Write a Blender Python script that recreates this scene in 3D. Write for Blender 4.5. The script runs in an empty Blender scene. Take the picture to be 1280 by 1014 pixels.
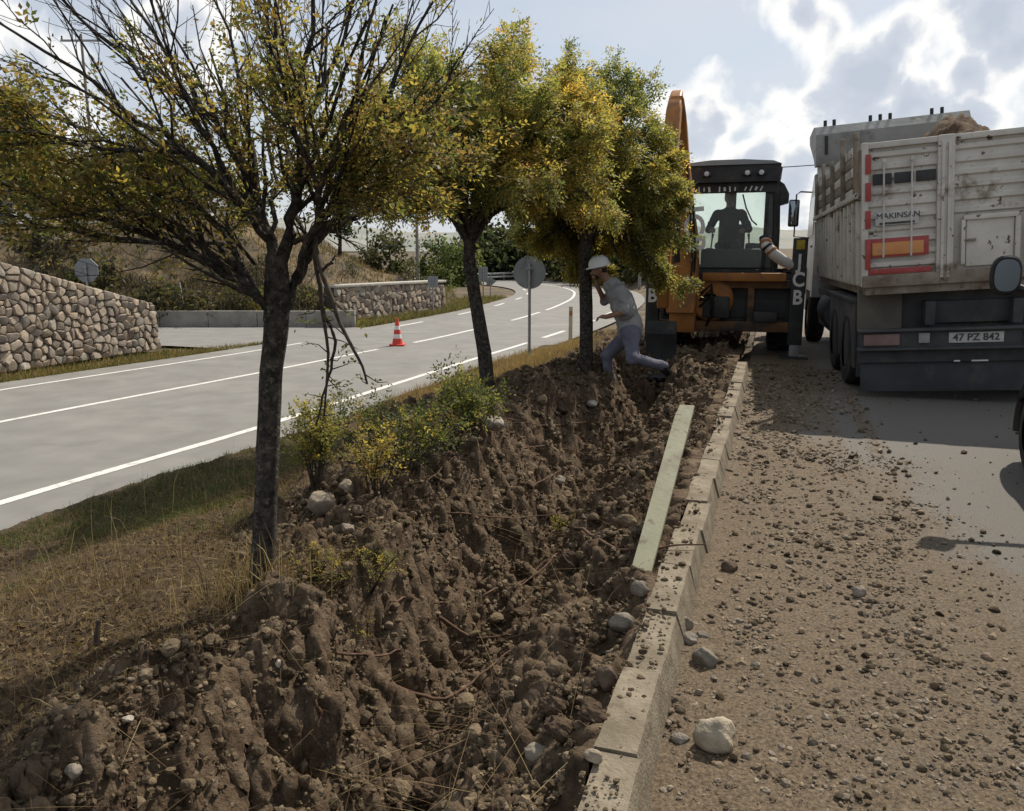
import bpy, bmesh, math, random
import numpy as np
from mathutils import Vector, Matrix, Euler
R = math.radians
random.seed(7); rng = np.random.default_rng(7)
scene = bpy.context.scene
C = scene.collection

# ------------------------------------------------------------------ camera
CAM_H = 1.55; PITCH = R(10.64); YAW = R(17.8); FPX = 985.0
cam_d = bpy.data.cameras.new('camera'); cam = bpy.data.objects.new('camera', cam_d); C.objects.link(cam)
cam.location = (0, 0, CAM_H)
cam.rotation_euler = (R(90) - PITCH, 0, YAW)
cam_d.sensor_fit = 'HORIZONTAL'; cam_d.sensor_width = 36.0; cam_d.lens = FPX / 1280 * 36.0
cam_d.clip_start = 0.05; cam_d.clip_end = 5000
scene.camera = cam

# ------------------------------------------------------------------ light
SUN_EL = R(50); SUN_AZ = R(22.5)          # azimuth clockwise from +Y
sun_dir = Vector((math.sin(SUN_AZ) * math.cos(SUN_EL), math.cos(SUN_AZ) * math.cos(SUN_EL), math.sin(SUN_EL)))
sl = bpy.data.lights.new('sun', 'SUN'); sl.energy = 4.7; sl.angle = R(0.6); sl.color = (1.0, 0.92, 0.80)
so = bpy.data.objects.new('sun', sl); C.objects.link(so)
so.rotation_euler = sun_dir.to_track_quat('Z', 'Y').to_euler()
scene.view_settings.view_transform = 'Standard'; scene.view_settings.look = 'None'
scene.view_settings.gamma = 1.0; scene.view_settings.use_curve_mapping = False
scene.view_settings.exposure = 0.30
scene.cycles.use_denoising = True
scene.cycles.max_bounces = 6; scene.cycles.transparent_max_bounces = 12
scene.cycles.caustics_reflective = False; scene.cycles.caustics_refractive = False

def pxray(x, y):
    cx = (x - 640) / FPX; cy = -(y - 507) / FPX
    f = np.array([0, math.cos(PITCH), -math.sin(PITCH)]); u = np.array([0, math.sin(PITCH), math.cos(PITCH)])
    d = f + cx * np.array([1., 0, 0]) + cy * u
    c, s = math.cos(YAW), math.sin(YAW)
    return np.array([c * d[0] - s * d[1], s * d[0] + c * d[1], d[2]])
def gp(x, y, z=0.0):                       # survey: point of the photograph's ray at height z
    d = pxray(x, y); return np.array([0, 0, CAM_H]) + d * ((z - CAM_H) / d[2])
def dp(x, y, D):                           # survey: point at horizontal distance D along the view
    d = pxray(x, y); t = D / (-math.sin(YAW) * d[0] + math.cos(YAW) * d[1])
    return np.array([0, 0, CAM_H]) + d * t

# ------------------------------------------------------------------ world sky with clouds
w = bpy.data.worlds.new('World'); scene.world = w; w.use_nodes = True
nt = w.node_tree; nt.nodes.clear()
def N(t, **k):
    n = nt.nodes.new(t)
    for a, b in k.items(): setattr(n, a, b)
    return n
def Lk(a, b): nt.links.new(a, b)
def M(op, a, b=None, clamp=False):
    n = N('ShaderNodeMath', operation=op); n.use_clamp = clamp
    for i, v in enumerate((a, b)):
        if v is None: continue
        if isinstance(v, (int, float)): n.inputs[i].default_value = v
        else: Lk(v, n.inputs[i])
    return n.outputs[0]
sky = N('ShaderNodeTexSky', sky_type='NISHITA', sun_disc=False)
sky.sun_elevation = SUN_EL; sky.sun_rotation = SUN_AZ; sky.air_density = 1.0; sky.dust_density = 1.6; sky.ozone_density = 1.0
tc = N('ShaderNodeTexCoord')
sep = N('ShaderNodeSeparateXYZ'); Lk(tc.outputs['Generated'], sep.inputs[0])
zc = M('ADD', M('MAXIMUM', sep.outputs[2], 0.0), 0.18)
pl = N('ShaderNodeCombineXYZ'); Lk(M('DIVIDE', sep.outputs[0], zc), pl.inputs[0]); Lk(M('DIVIDE', sep.outputs[1], zc), pl.inputs[1])
veil = N('ShaderNodeTexNoise'); veil.inputs['Scale'].default_value = 0.9; veil.inputs['Detail'].default_value = 5; veil.inputs['Roughness'].default_value = 0.5
Lk(pl.outputs[0], veil.inputs['Vector'])
vr = N('ShaderNodeMapRange'); vr.inputs[1].default_value = 0.30; vr.inputs[2].default_value = 0.66; vr.inputs[3].default_value = 0.42; vr.inputs[4].default_value = 0.97
Lk(veil.outputs['Fac'], vr.inputs[0])
# cumulus: noise in direction space, heaps placed where the photograph shows them
cn = N('ShaderNodeTexNoise'); cn.inputs['Scale'].default_value = 13.0; cn.inputs['Detail'].default_value = 7; cn.inputs['Roughness'].default_value = 0.5; cn.inputs['Distortion'].default_value = 0.25
Lk(tc.outputs['Generated'], cn.inputs['Vector'])
cb = N('ShaderNodeTexNoise'); cb.inputs['Scale'].default_value = 2.6; cb.inputs['Detail'].default_value = 3
Lk(tc.outputs['Generated'], cb.inputs['Vector'])
heap = None
for (x, y, rad) in ((900, 150, .085), (880, 205, .09), (940, 190, .07), (1090, 95, .075), (1120, 60, .06), (1075, 150, .08), (1150, 130, .07), (1205, 92, .05), (1235, 20, .09), (1275, 60, .07), (1190, 180, .07), (990, 240, .09), (40, 95, .10), (235, 40, .08), (1010, 20, .07)):
    d = Vector(pxray(x, y)).normalized()
    vd = N('ShaderNodeVectorMath', operation='DISTANCE'); vd.inputs[1].default_value = d
    Lk(tc.outputs['Generated'], vd.inputs[0])
    h = M('SUBTRACT', 1.0, M('DIVIDE', vd.outputs['Value'], rad))
    heap = h if heap is None else M('MAXIMUM', heap, h)
heap = M('MAXIMUM', heap, -1.2)
dens = M('ADD', M('MULTIPLY', M('SUBTRACT', cn.outputs['Fac'], 0.5), 2.9), M('ADD', M('MULTIPLY', heap, 1.05), M('MULTIPLY', M('SUBTRACT', cb.outputs['Fac'], 0.68), 1.2)))
cmask = N('ShaderNodeMapRange'); cmask.interpolation_type = 'SMOOTHSTEP'
cmask.inputs[1].default_value = -0.15; cmask.inputs[2].default_value = 0.30; Lk(dens, cmask.inputs[0])
ccol = N('ShaderNodeValToRGB'); Lk(dens, ccol.inputs[0])
e = ccol.color_ramp.elements
e[0].position = 0.0; e[0].color = (1.0, 1.0, 0.98, 1)
e[1].position = 1.0; e[1].color = (0.50, 0.55, 0.64, 1)
m1 = ccol.color_ramp.elements.new(0.38); m1.color = (0.97, 0.96, 0.93, 1)
m2 = ccol.color_ramp.elements.new(0.62); m2.color = (0.60, 0.645, 0.72, 1)
bg_sky = N('ShaderNodeBackground'); bg_sky.inputs[1].default_value = 0.09; Lk(sky.outputs[0], bg_sky.inputs[0])
bg_veil = N('ShaderNodeBackground'); bg_veil.inputs[0].default_value = (0.715, 0.755, 0.81, 1); bg_veil.inputs[1].default_value = 0.80
bg_cum = N('ShaderNodeBackground'); bg_cum.inputs[1].default_value = 0.88; Lk(ccol.outputs[0], bg_cum.inputs[0])
mx1 = N('ShaderNodeMixShader'); Lk(vr.outputs[0], mx1.inputs[0]); Lk(bg_sky.outputs[0], mx1.inputs[1]); Lk(bg_veil.outputs[0], mx1.inputs[2])
mx2 = N('ShaderNodeMixShader'); Lk(M('MULTIPLY', cmask.outputs[0], 0.92), mx2.inputs[0]); Lk(mx1.outputs[0], mx2.inputs[1]); Lk(bg_cum.outputs[0], mx2.inputs[2])
wo = N('ShaderNodeOutputWorld'); Lk(mx2.outputs[0], wo.inputs[0])

# ------------------------------------------------------------------ noise (numpy)
def _h(ix, iy, seed):
    n = (ix.astype(np.int64) * 374761393 + iy.astype(np.int64) * 668265263 + seed * 1442695041) & 0xFFFFFFFF
    n = ((n ^ (n >> 13)) * 1274126177) & 0xFFFFFFFF
    n = ((n ^ (n >> 16)) * 2246822519) & 0xFFFFFFFF
    return ((n ^ (n >> 15)) & 0xFFFFFF) / float(0xFFFFFF)
def vnoise(x, y, seed=0):
    x = np.asarray(x, float); y = np.asarray(y, float)
    ix = np.floor(x); iy = np.floor(y); fx = x - ix; fy = y - iy
    fx = fx * fx * fx * (fx * (fx * 6 - 15) + 10); fy = fy * fy * fy * (fy * (fy * 6 - 15) + 10)
    a = _h(ix, iy, seed); b = _h(ix + 1, iy, seed); c = _h(ix, iy + 1, seed); d = _h(ix + 1, iy + 1, seed)
    return (a + (b - a) * fx) * (1 - fy) + (c + (d - c) * fx) * fy
def fbm(x, y, octv=4, seed=0, gain=.5):
    s = 0; a = 1; t = 0
    for i in range(octv):
        s = s + a * (vnoise(x * 2 ** i + 17.3 * i, y * 2 ** i - 9.1 * i, seed + i) - .5); t += a; a *= gain
    return s / t * 2
def lumps(x, y, size, seed):               # rounded clods of about that size
    x = np.asarray(x) / size; y = np.asarray(y) / size
    ix = np.floor(x); iy = np.floor(y); best = np.zeros_like(x)
    for dx in (-1, 0, 1):
        for dy in (-1, 0, 1):
            cx = ix + dx; cy = iy + dy
            px = cx + _h(cx, cy, seed); py = cy + _h(cx, cy, seed + 1)
            r = .25 + .55 * _h(cx, cy, seed + 2)
            q = 1 - ((x - px) ** 2 + (y - py) ** 2) / (r * r)
            best = np.maximum(best, np.sqrt(np.clip(q, 0, 1)) * r)
    return best * size
def sst(a, b, x):
    t = np.clip((np.asarray(x, float) - a) / (b - a), 0, 1); return t * t * (3 - 2 * t)

# ------------------------------------------------------------------ materials
MATS = {}
def mat(name, col, col2=None, rough=.8, scale=8., bump=0., bscale=60., metal=0., contrast=(.35, .65), spots=None, spec=.3, detail=6, coat=0):
    if name in MATS: return MATS[name]
    m = bpy.data.materials.new(name); m.use_nodes = True; MATS[name] = m
    t = m.node_tree; p = t.nodes['Principled BSDF']
    p.inputs['Roughness'].default_value = rough; p.inputs['Metallic'].default_value = metal
    p.inputs['Specular IOR Level'].default_value = spec
    if coat: p.inputs['Coat Weight'].default_value = coat
    tcn = t.nodes.new('ShaderNodeTexCoord'); out = None
    if col2 is not None:
        nz = t.nodes.new('ShaderNodeTexNoise'); nz.inputs['Scale'].default_value = scale; nz.inputs['Detail'].default_value = detail; nz.inputs['Roughness'].default_value = .6
        t.links.new(tcn.outputs['Object'], nz.inputs['Vector'])
        r = t.nodes.new('ShaderNodeValToRGB'); t.links.new(nz.outputs['Fac'], r.inputs[0])
        r.color_ramp.elements[0].position = contrast[0]; r.color_ramp.elements[0].color = (*col, 1)
        r.color_ramp.elements[1].position = contrast[1]; r.color_ramp.elements[1].color = (*col2, 1)
        out = r.outputs[0]
    else:
        p.inputs['Base Color'].default_value = (*col, 1)
    for (scol, sscale, lo, hi, sd) in (spots or []):
        nz2 = t.nodes.new('ShaderNodeTexNoise'); nz2.inputs['Scale'].default_value = sscale; nz2.inputs['Detail'].default_value = 8; nz2.inputs['Roughness'].default_value = .65
        mp = t.nodes.new('ShaderNodeMapping'); mp.inputs['Location'].default_value = (sd, sd * 2.1, -sd)
        t.links.new(tcn.outputs['Object'], mp.inputs[0]); t.links.new(mp.outputs[0], nz2.inputs['Vector'])
        mr = t.nodes.new('ShaderNodeMapRange'); mr.inputs[1].default_value = lo; mr.inputs[2].default_value = hi; t.links.new(nz2.outputs['Fac'], mr.inputs[0])
        mx = t.nodes.new('ShaderNodeMixRGB'); mx.inputs[2].default_value = (*scol, 1); t.links.new(mr.outputs[0], mx.inputs[0])
        if out is None: mx.inputs[1].default_value = (*col, 1)
        else: t.links.new(out, mx.inputs[1])
        out = mx.outputs[0]
    if out is not None: t.links.new(out, p.inputs['Base Color'])
    if bump:
        nb = t.nodes.new('ShaderNodeTexNoise'); nb.inputs['Scale'].default_value = bscale; nb.inputs['Detail'].default_value = 6; nb.inputs['Roughness'].default_value = .65
        t.links.new(tcn.outputs['Object'], nb.inputs['Vector'])
        bp = t.nodes.new('ShaderNodeBump'); bp.inputs['Strength'].default_value = bump; bp.inputs['Distance'].default_value = .02
        t.links.new(nb.outputs['Fac'], bp.inputs['Height']); t.links.new(bp.outputs[0], p.inputs['Normal'])
    return m
def attr_mat(name, rough=.7, trans=0., spec=.25, bump=0, bscale=80, mul=None):       # colour of each piece stored on the mesh
    if name in MATS: return MATS[name]
    m = bpy.data.materials.new(name); m.use_nodes = True; MATS[name] = m
    t = m.node_tree; p = t.nodes['Principled BSDF']; p.inputs['Roughness'].default_value = rough; p.inputs['Specular IOR Level'].default_value = spec
    a = t.nodes.new('ShaderNodeAttribute'); a.attribute_name = 'tint'
    src = a.outputs['Color']
    if mul:
        tcn = t.nodes.new('ShaderNodeTexCoord'); nz = t.nodes.new('ShaderNodeTexNoise'); nz.inputs['Scale'].default_value = mul; nz.inputs['Detail'].default_value = 6
        t.links.new(tcn.outputs['Object'], nz.inputs['Vector'])
        mr = t.nodes.new('ShaderNodeMapRange'); mr.inputs[1].default_value = .25; mr.inputs[2].default_value = .75; mr.inputs[3].default_value = .55; mr.inputs[4].default_value = 1.45
        t.links.new(nz.outputs['Fac'], mr.inputs[0])
        vm = t.nodes.new('ShaderNodeVectorMath'); vm.operation = 'SCALE'; t.links.new(src, vm.inputs[0]); t.links.new(mr.outputs[0], vm.inputs['Scale']); src = vm.outputs[0]
    t.links.new(src, p.inputs['Base Color'])
    if bump:
        tcn = t.nodes.new('ShaderNodeTexCoord')
        nb = t.nodes.new('ShaderNodeTexNoise'); nb.inputs['Scale'].default_value = bscale; nb.inputs['Detail'].default_value = 6
        t.links.new(tcn.outputs['Object'], nb.inputs['Vector'])
        bp = t.nodes.new('ShaderNodeBump'); bp.inputs['Strength'].default_value = bump; bp.inputs['Distance'].default_value = .01
        t.links.new(nb.outputs['Fac'], bp.inputs['Height']); t.links.new(bp.outputs[0], p.inputs['Normal'])
    if trans:
        tr = t.nodes.new('ShaderNodeBsdfTranslucent')
        vm = t.nodes.new('ShaderNodeVectorMath'); vm.operation = 'MULTIPLY'; vm.inputs[1].default_value = (1.3, 1.28, .75)
        t.links.new(src, vm.inputs[0]); t.links.new(vm.outputs[0], tr.inputs[0])
        ms = t.nodes.new('ShaderNodeMixShader'); ms.inputs[0].default_value = trans
        t.links.new(p.outputs[0], ms.inputs[1]); t.links.new(tr.outputs[0], ms.inputs[2])
        t.links.new(ms.outputs[0], t.nodes['Material Output'].inputs[0])
    return m
def glass_mat(name, tint, alpha):
    if name in MATS: return MATS[name]
    m = bpy.data.materials.new(name); m.use_nodes = True; MATS[name] = m
    t = m.node_tree; p = t.nodes['Principled BSDF']
    p.inputs['Base Color'].default_value = (*tint, 1); p.inputs['Roughness'].default_value = .05
    tr = t.nodes.new('ShaderNodeBsdfTransparent'); tr.inputs[0].default_value = (*tint, 1)
    ms = t.nodes.new('ShaderNodeMixShader'); ms.inputs[0].default_value = alpha
    t.links.new(tr.outputs[0], ms.inputs[1]); t.links.new(p.outputs[0], ms.inputs[2])
    t.links.new(ms.outputs[0], t.nodes['Material Output'].inputs[0])
    return m

# ------------------------------------------------------------------ object helpers
def link(o, parent=None):
    C.objects.link(o)
    if parent is not None: o.parent = parent
    return o
def tag(o, label=None, cat=None, group=None, kind=None):
    if label: o['label'] = label
    if cat: o['category'] = cat
    if group: o['group'] = group
    if kind: o['kind'] = kind
    return o
def empty(name, loc=(0, 0, 0), rz=0, label=None, cat=None, group=None):
    o = bpy.data.objects.new(name, None); o.location = loc; o.rotation_euler = (0, 0, rz); o.empty_display_size = .2
    link(o); return tag(o, label, cat, group)
def mesh_np(name, V, F, material, parent=None, smooth=True, tint=None, mats=None, mi=None, sharp=None):
    me = bpy.data.meshes.new(name); V = np.asarray(V, np.float32)
    if isinstance(F, np.ndarray):
        k = F.shape[1]; me.vertices.add(len(V)); me.vertices.foreach_set('co', V.ravel())
        me.loops.add(F.size); me.loops.foreach_set('vertex_index', F.ravel().astype(np.int32))
        me.polygons.add(len(F)); me.polygons.foreach_set('loop_start', np.arange(0, F.size, k, dtype=np.int32))
        me.update(calc_edges=True)
    else:
        me.from_pydata([tuple(map(float, v)) for v in V], [], F)
    me.validate()
    for mm in (mats or [material]): me.materials.append(mm)
    if mi is not None: me.polygons.foreach_set('material_index', np.asarray(mi, np.int32))
    me.polygons.foreach_set('use_smooth', np.full(len(me.polygons), bool(smooth)))
    if smooth and sharp: me.set_sharp_from_angle(angle=R(sharp))
    if tint is not None:
        a = me.attributes.new('tint', 'FLOAT_COLOR', 'POINT'); t4 = np.ones((len(V), 4), np.float32); t4[:, :3] = tint
        a.data.foreach_set('color', t4.ravel())
    me.update()
    o = bpy.data.objects.new(name, me); return link(o, parent)
class MB:
    def __init__(s): s.v = []; s.f = []
    def add(s, V, F):
        n = len(s.v); s.v += [tuple(map(float, q)) for q in V]; s.f += [tuple(n + i for i in q) for q in F]; return s
    def box(s, c, d, bevel=0, rot=None):
        bm = bmesh.new(); bmesh.ops.create_cube(bm, size=1)
        for q in bm.verts: q.co = Vector((q.co.x * d[0], q.co.y * d[1], q.co.z * d[2]))
        if bevel: bmesh.ops.bevel(bm, geom=bm.edges[:] , offset=min(bevel, .45 * min(d)), segments=2, profile=.6, affect='EDGES')
        mt = Matrix.Translation(c) @ (Euler(rot).to_matrix().to_4x4() if rot else Matrix())
        bm.verts.index_update()
        V = [mt @ q.co for q in bm.verts]; F = [[q.index for q in f.verts] for f in bm.faces]; bm.free()
        return s.add(V, F)
    def prism(s, poly, axis, a0, a1):                # polygon in the two other axes, extruded
        def mk(u, v, a): return {'x': (a, u, v), 'y': (u, a, v), 'z': (u, v, a)}[axis]
        n = len(poly); V = [mk(u, v, a0) for u, v in poly] + [mk(u, v, a1) for u, v in poly]
        F = [tuple(range(n)), tuple(range(2 * n - 1, n - 1, -1))] + [(i, i + n, (i + 1) % n + n, (i + 1) % n) for i in range(n)]
        return s.add(V, F)
    def tube(s, pts, rad, n=8, cap=True):
        pts = [Vector(p) for p in pts]; m = len(pts)
        if not hasattr(rad, '__len__'): rad = [rad] * m
        V = []; F = []
        for i, p in enumerate(pts):
            t = (pts[min(i + 1, m - 1)] - pts[max(i - 1, 0)]).normalized()
            up = Vector((0, 0, 1)) if abs(t.z) < .9 else Vector((1, 0, 0))
            a = t.cross(up).normalized(); b = t.cross(a)
            for k in range(n):
                an = 2 * math.pi * k / n; V.append(p + (a * math.cos(an) + b * math.sin(an)) * rad[i])
        for i in range(m - 1):
            for k in range(n): F.append((i * n + k, i * n + (k + 1) % n, (i + 1) * n + (k + 1) % n, (i + 1) * n + k))
        if cap: F += [tuple(range(n - 1, -1, -1)), tuple(range((m - 1) * n, m * n))]
        return s.add(V, F)
    def lathe(s, prof, n=24, axis='z', c=(0, 0, 0), cap=True):    # prof: (radius, position along axis)
        V = []; F = []
        for r, h in prof:
            for k in range(n):
                an = 2 * math.pi * k / n; u, v = r * math.cos(an), r * math.sin(an)
                q = {'z': (u, v, h), 'x': (h, u, v), 'y': (u, h, v)}[axis]; V.append((q[0] + c[0], q[1] + c[1], q[2] + c[2]))
        for i in range(len(prof) - 1):
            for k in range(n): F.append((i * n + k, i * n + (k + 1) % n, (i + 1) * n + (k + 1) % n, (i + 1) * n + k))
        if cap: F += [tuple(range(n - 1, -1, -1)), tuple(range((len(prof) - 1) * n, len(prof) * n))]
        return s.add(V, F)
    def build(s, name, material, parent=None, smooth=True, sharp=35, xf=None):
        V = s.v
        if xf is not None: V = [xf @ Vector(q) for q in V]
        o = mesh_np(name, np.array(V, np.float32), s.f, material, parent, smooth=smooth, sharp=sharp)
        bm = bmesh.new(); bm.from_mesh(o.data); bmesh.ops.recalc_face_normals(bm, faces=bm.faces); bm.to_mesh(o.data); bm.free()
        return o
def text_mesh(name, s, size, material, parent, mtx, extrude=.004, sx=1.0, bold=0.0):
    cu = bpy.data.curves.new('t', 'FONT'); cu.body = s; cu.size = size; cu.extrude = extrude; cu.align_x = 'CENTER'; cu.align_y = 'CENTER'; cu.offset = bold; cu.resolution_u = 4
    o = bpy.data.objects.new('t', cu); C.objects.link(o); bpy.context.view_layer.update()
    me = bpy.data.meshes.new_from_object(o.evaluated_get(bpy.context.evaluated_depsgraph_get()))
    bpy.data.objects.remove(o); bpy.data.curves.remove(cu)
    me.transform(mtx @ Matrix.Diagonal((sx, 1, 1, 1))); me.materials.clear(); me.materials.append(material); me.name = name
    return link(bpy.data.objects.new(name, me), parent)

def ico(sub):
    bm = bmesh.new(); bmesh.ops.create_icosphere(bm, subdivisions=sub, radius=1); bm.verts.index_update()
    V = np.array([v.co[:] for v in bm.verts]); F = np.array([[v.index for v in f.verts] for f in bm.faces]); bm.free(); return V, F
ICO = {k: ico(k) for k in (1, 2, 3, 4)}
def rot_mats(n, g=rng):
    q = g.normal(size=(n, 4)); q /= np.linalg.norm(q, axis=1)[:, None]; a, b, c, d = q.T
    return np.stack([np.stack([1 - 2 * (c * c + d * d), 2 * (b * c - a * d), 2 * (b * d + a * c)], -1),
                     np.stack([2 * (b * c + a * d), 1 - 2 * (b * b + d * d), 2 * (c * d - a * b)], -1),
                     np.stack([2 * (b * d - a * c), 2 * (c * d + a * b), 1 - 2 * (b * b + c * c)], -1)], 1)
def pebbles(name, P, S, cols, material, parent=None, sub=1, flat=.7, rough=.18, sink=.25, smooth=False):   # many small stones, one mesh
    n = len(P); V0, F0 = ICO[sub]; k = len(V0)
    if sub == 2:
        VAR = np.stack([rock_mesh(900 + q_, 2, (1, .9, .85), .22)[0] for q_ in range(14)]); V = VAR[rng.integers(14, size=n)]
    else: V = V0[None] * (1 + rng.normal(0, rough, (n, k, 1)))
    V = V * (rng.uniform(.7, 1.3, (n, 1, 3)))
    V = np.einsum('nij,nkj->nki', rot_mats(n), V); V[:, :, 2] *= flat
    V = V * np.asarray(S)[:, None, None]; V[:, :, 2] += (np.asarray(S) * flat * (1 - 2 * sink))[:, None]
    V = V + np.asarray(P)[:, None, :]
    F = (F0[None] + (np.arange(n) * k)[:, None, None]).reshape(-1, 3)
    T = np.repeat(np.asarray(cols)[:, None, :], k, 1) * rng.uniform(.85, 1.15, (n, k, 1))
    return mesh_np(name, V.reshape(-1, 3), F, material, parent, smooth=smooth, tint=T.reshape(-1, 3))
def rock_mesh(seed, sub=3, dims=(1, 1, .7), rough=.12, facet=.0):
    V, F = ICO[sub]; V = V.copy(); g = np.random.default_rng(seed)
    for _ in range(9):                                       # planed faces
        nrm = g.normal(size=3); nrm /= np.linalg.norm(nrm); d = g.uniform(.62, .93)
        ex = V @ nrm - d; V = V - np.where(ex > 0, ex, 0)[:, None] * nrm * .85
    off = g.uniform(0, 99)
    nz = fbm(V[:, 0] * 1.6 + off + V[:, 2] * 1.1, V[:, 1] * 1.6 - off + V[:, 2] * .9, 3, seed)
    if sub > 2: nz = nz + .45 * fbm(V[:, 0] * 5.5 + off + V[:, 2] * 4, V[:, 1] * 5.5 + V[:, 2] * 3.3, 3, seed + 7)
    V = V * (1 + rough * nz[:, None]); return V * np.array(dims), F

# ================================================================== THE SETTING
def curve(pts, sub=6):
    P = np.array(pts, float); out = []
    Q = np.vstack([2 * P[0] - P[1], P, 2 * P[-1] - P[-2]])
    for i in range(1, len(Q) - 2):
        for k in range(sub):
            t = k / sub; a, b, c, d = Q[i - 1:i + 3]
            out.append(.5 * (2 * b + (c - a) * t + (2 * a - 5 * b + 4 * c - d) * t * t + (3 * b - a - 3 * c + d) * t ** 3))
    out.append(P[-1]); return np.array(out)
LZ = -0.55                                              # level of the left carriageway
R_LINE = curve([(-6.5, -8), (-6.42, -3), (-6.33, 1), (-6.25, 4.9), (-6.0, 8.1), (-5.93, 10.8), (-5.8, 15.3), (-5.66, 18.6), (-5.55, 23), (-5.6, 27), (-5.9, 33), (-6.8, 41), (-8.8, 50), (-12.5, 59), (-19, 68), (-30, 76), (-50, 84)])
C_LINE = curve([(-10, -8), (-9.85, -3), (-9.7, 2), (-9.4, 7.4), (-8.9, 12.1), (-8.55, 16.4), (-8.3, 19), (-8.2, 24), (-8.3, 28), (-8.8, 34), (-10, 42), (-12.3, 51), (-16, 59), (-22, 67), (-33, 75), (-52, 82)])
L_LINE = curve([(-12.25, -8), (-12.1, -3), (-11.95, 2), (-11.8, 6), (-11.7, 9), (-11.45, 11.5), (-11.1, 15), (-10.95, 19), (-10.85, 24), (-11.1, 30), (-11.8, 36), (-13.2, 44), (-16, 52), (-20, 58.5), (-26, 65), (-36, 72), (-54, 79)])
def xat(line, y): return np.interp(y, line[:, 1], line[:, 0])
def offset(line, d):
    t = np.gradient(line, axis=0); t /= np.linalg.norm(t, axis=1)[:, None]
    return line + np.stack([t[:, 1], -t[:, 0]], 1) * d
R_EDGE = offset(R_LINE, .8); L_EDGE = offset(L_LINE, -.75)

HILL = np.array([(-60, 12), (-30, 16.5), (-17.9, 20.1), (-13.3, 21.55), (-13.75, 23.3), (-12.75, 29.6), (-14.2, 36), (-19, 44), (-30, 56), (-50, 70), (-90, 80), (-150, 90), (-200, 30)], float)
def poly_dist(x, y, poly):
    x = np.asarray(x, float); y = np.asarray(y, float); best = np.full(x.shape, 1e9); ins = np.zeros(x.shape, bool); n = len(poly)
    for i in range(n):
        (x0, y0), (x1, y1) = poly[i], poly[(i + 1) % n]; dx, dy = x1 - x0, y1 - y0
        t = np.clip(((x - x0) * dx + (y - y0) * dy) / (dx * dx + dy * dy), 0, 1)
        best = np.minimum(best, np.hypot(x - x0 - t * dx, y - y0 - t * dy))
        cr = ((y0 > y) != (y1 > y)) & (x < dx * (y - y0) / (dy + 1e-12) + x0); ins ^= cr
    return np.where(ins, best, -best)
def hill_z(x, y):
    d = poly_dist(x, y, HILL)
    n = fbm(x * .22, y * .22, 4, 31)
    h = np.where(d < 0, 0, .55 * sst(0, .5, d) + 2.9 * sst(.4, 9.0, d + n * 1.6) + .045 * np.clip(d - 9, 0, 60))
    return h * (1 + .12 * n) + np.where(d > .3, fbm(x * 1.1, y * 1.1, 3, 5) * .16, 0)
def ground_z(x, y):
    x = np.asarray(x, float); y = np.asarray(y, float)
    rx = xat(R_EDGE, y)
    z = np.where(x < rx, -.62, -.62 + .55 * sst(.1, 2.4, x - rx))
    z = np.where((x < -.3) & (x > rx - .3) & (y < 17.2), -.8, z)
    z = np.where(x > -.35, -.06, z)
    z = z + hill_z(x, y)
    z = z + .02 * np.clip(y - 85, 0, 600) * sst(90, 160, y)
    return z
xs = np.unique(np.concatenate([np.linspace(-420, -70, 40), np.linspace(-70, -24, 90), np.linspace(-24, -3, 110), np.linspace(-3, 12, 40), np.linspace(12, 420, 40)]))
ys = np.unique(np.concatenate([np.linspace(-60, 0, 16), np.linspace(0, 14, 40), np.linspace(14, 50, 170), np.linspace(50, 110, 80), np.linspace(110, 900, 50)]))
X, Y = np.meshgrid(xs, ys); Z = ground_z(X, Y)
def grid_faces(nr, nc):
    i = np.arange(nr * nc).reshape(nr, nc)
    return np.stack([i[:-1, :-1].ravel(), i[:-1, 1:].ravel(), i[1:, 1:].ravel(), i[1:, :-1].ravel()], 1)
m_ground = mat('dry_hillside', (.085, .062, .036), (.165, .118, .064), rough=.95, scale=.55, bump=.6, bscale=9, detail=9, spots=[((.045, .040, .026), .9, .46, .60, 3.), ((.06, .045, .03), 3., .52, .66, 5.), ((.28, .22, .14), .35, .62, .72, 9.)])
tag(mesh_np('ground', np.stack([X, Y, Z], -1).reshape(-1, 3), grid_faces(len(ys), len(xs)), m_ground), 'dry grassy ground and hillside reaching to the horizon', None, None, 'structure')

# --- distant hills
Vh = []; nh = 160
for j in range(6):
    for i in range(nh):
        a = -1.35 + 2.7 * i / (nh - 1); rr = 330 + 45 * j
        hh = (0, .35, .65, .9, 1., .95)[j] * (20 + 16 * float(fbm(i * .07, j * .11, 4, 3)) - 9 * math.cos(a * 2.2 + .6))
        Vh.append((rr * math.sin(a) - 20, rr * math.cos(a), hh + 4))
m_far = mat('far_hill', (.16, .18, .16), (.26, .25, .22), rough=1, scale=.03)
tag(mesh_np('hills', np.array(Vh), grid_faces(6, nh), m_far), 'low bluish hills on the horizon beyond the road', None, None, 'structure')

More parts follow.
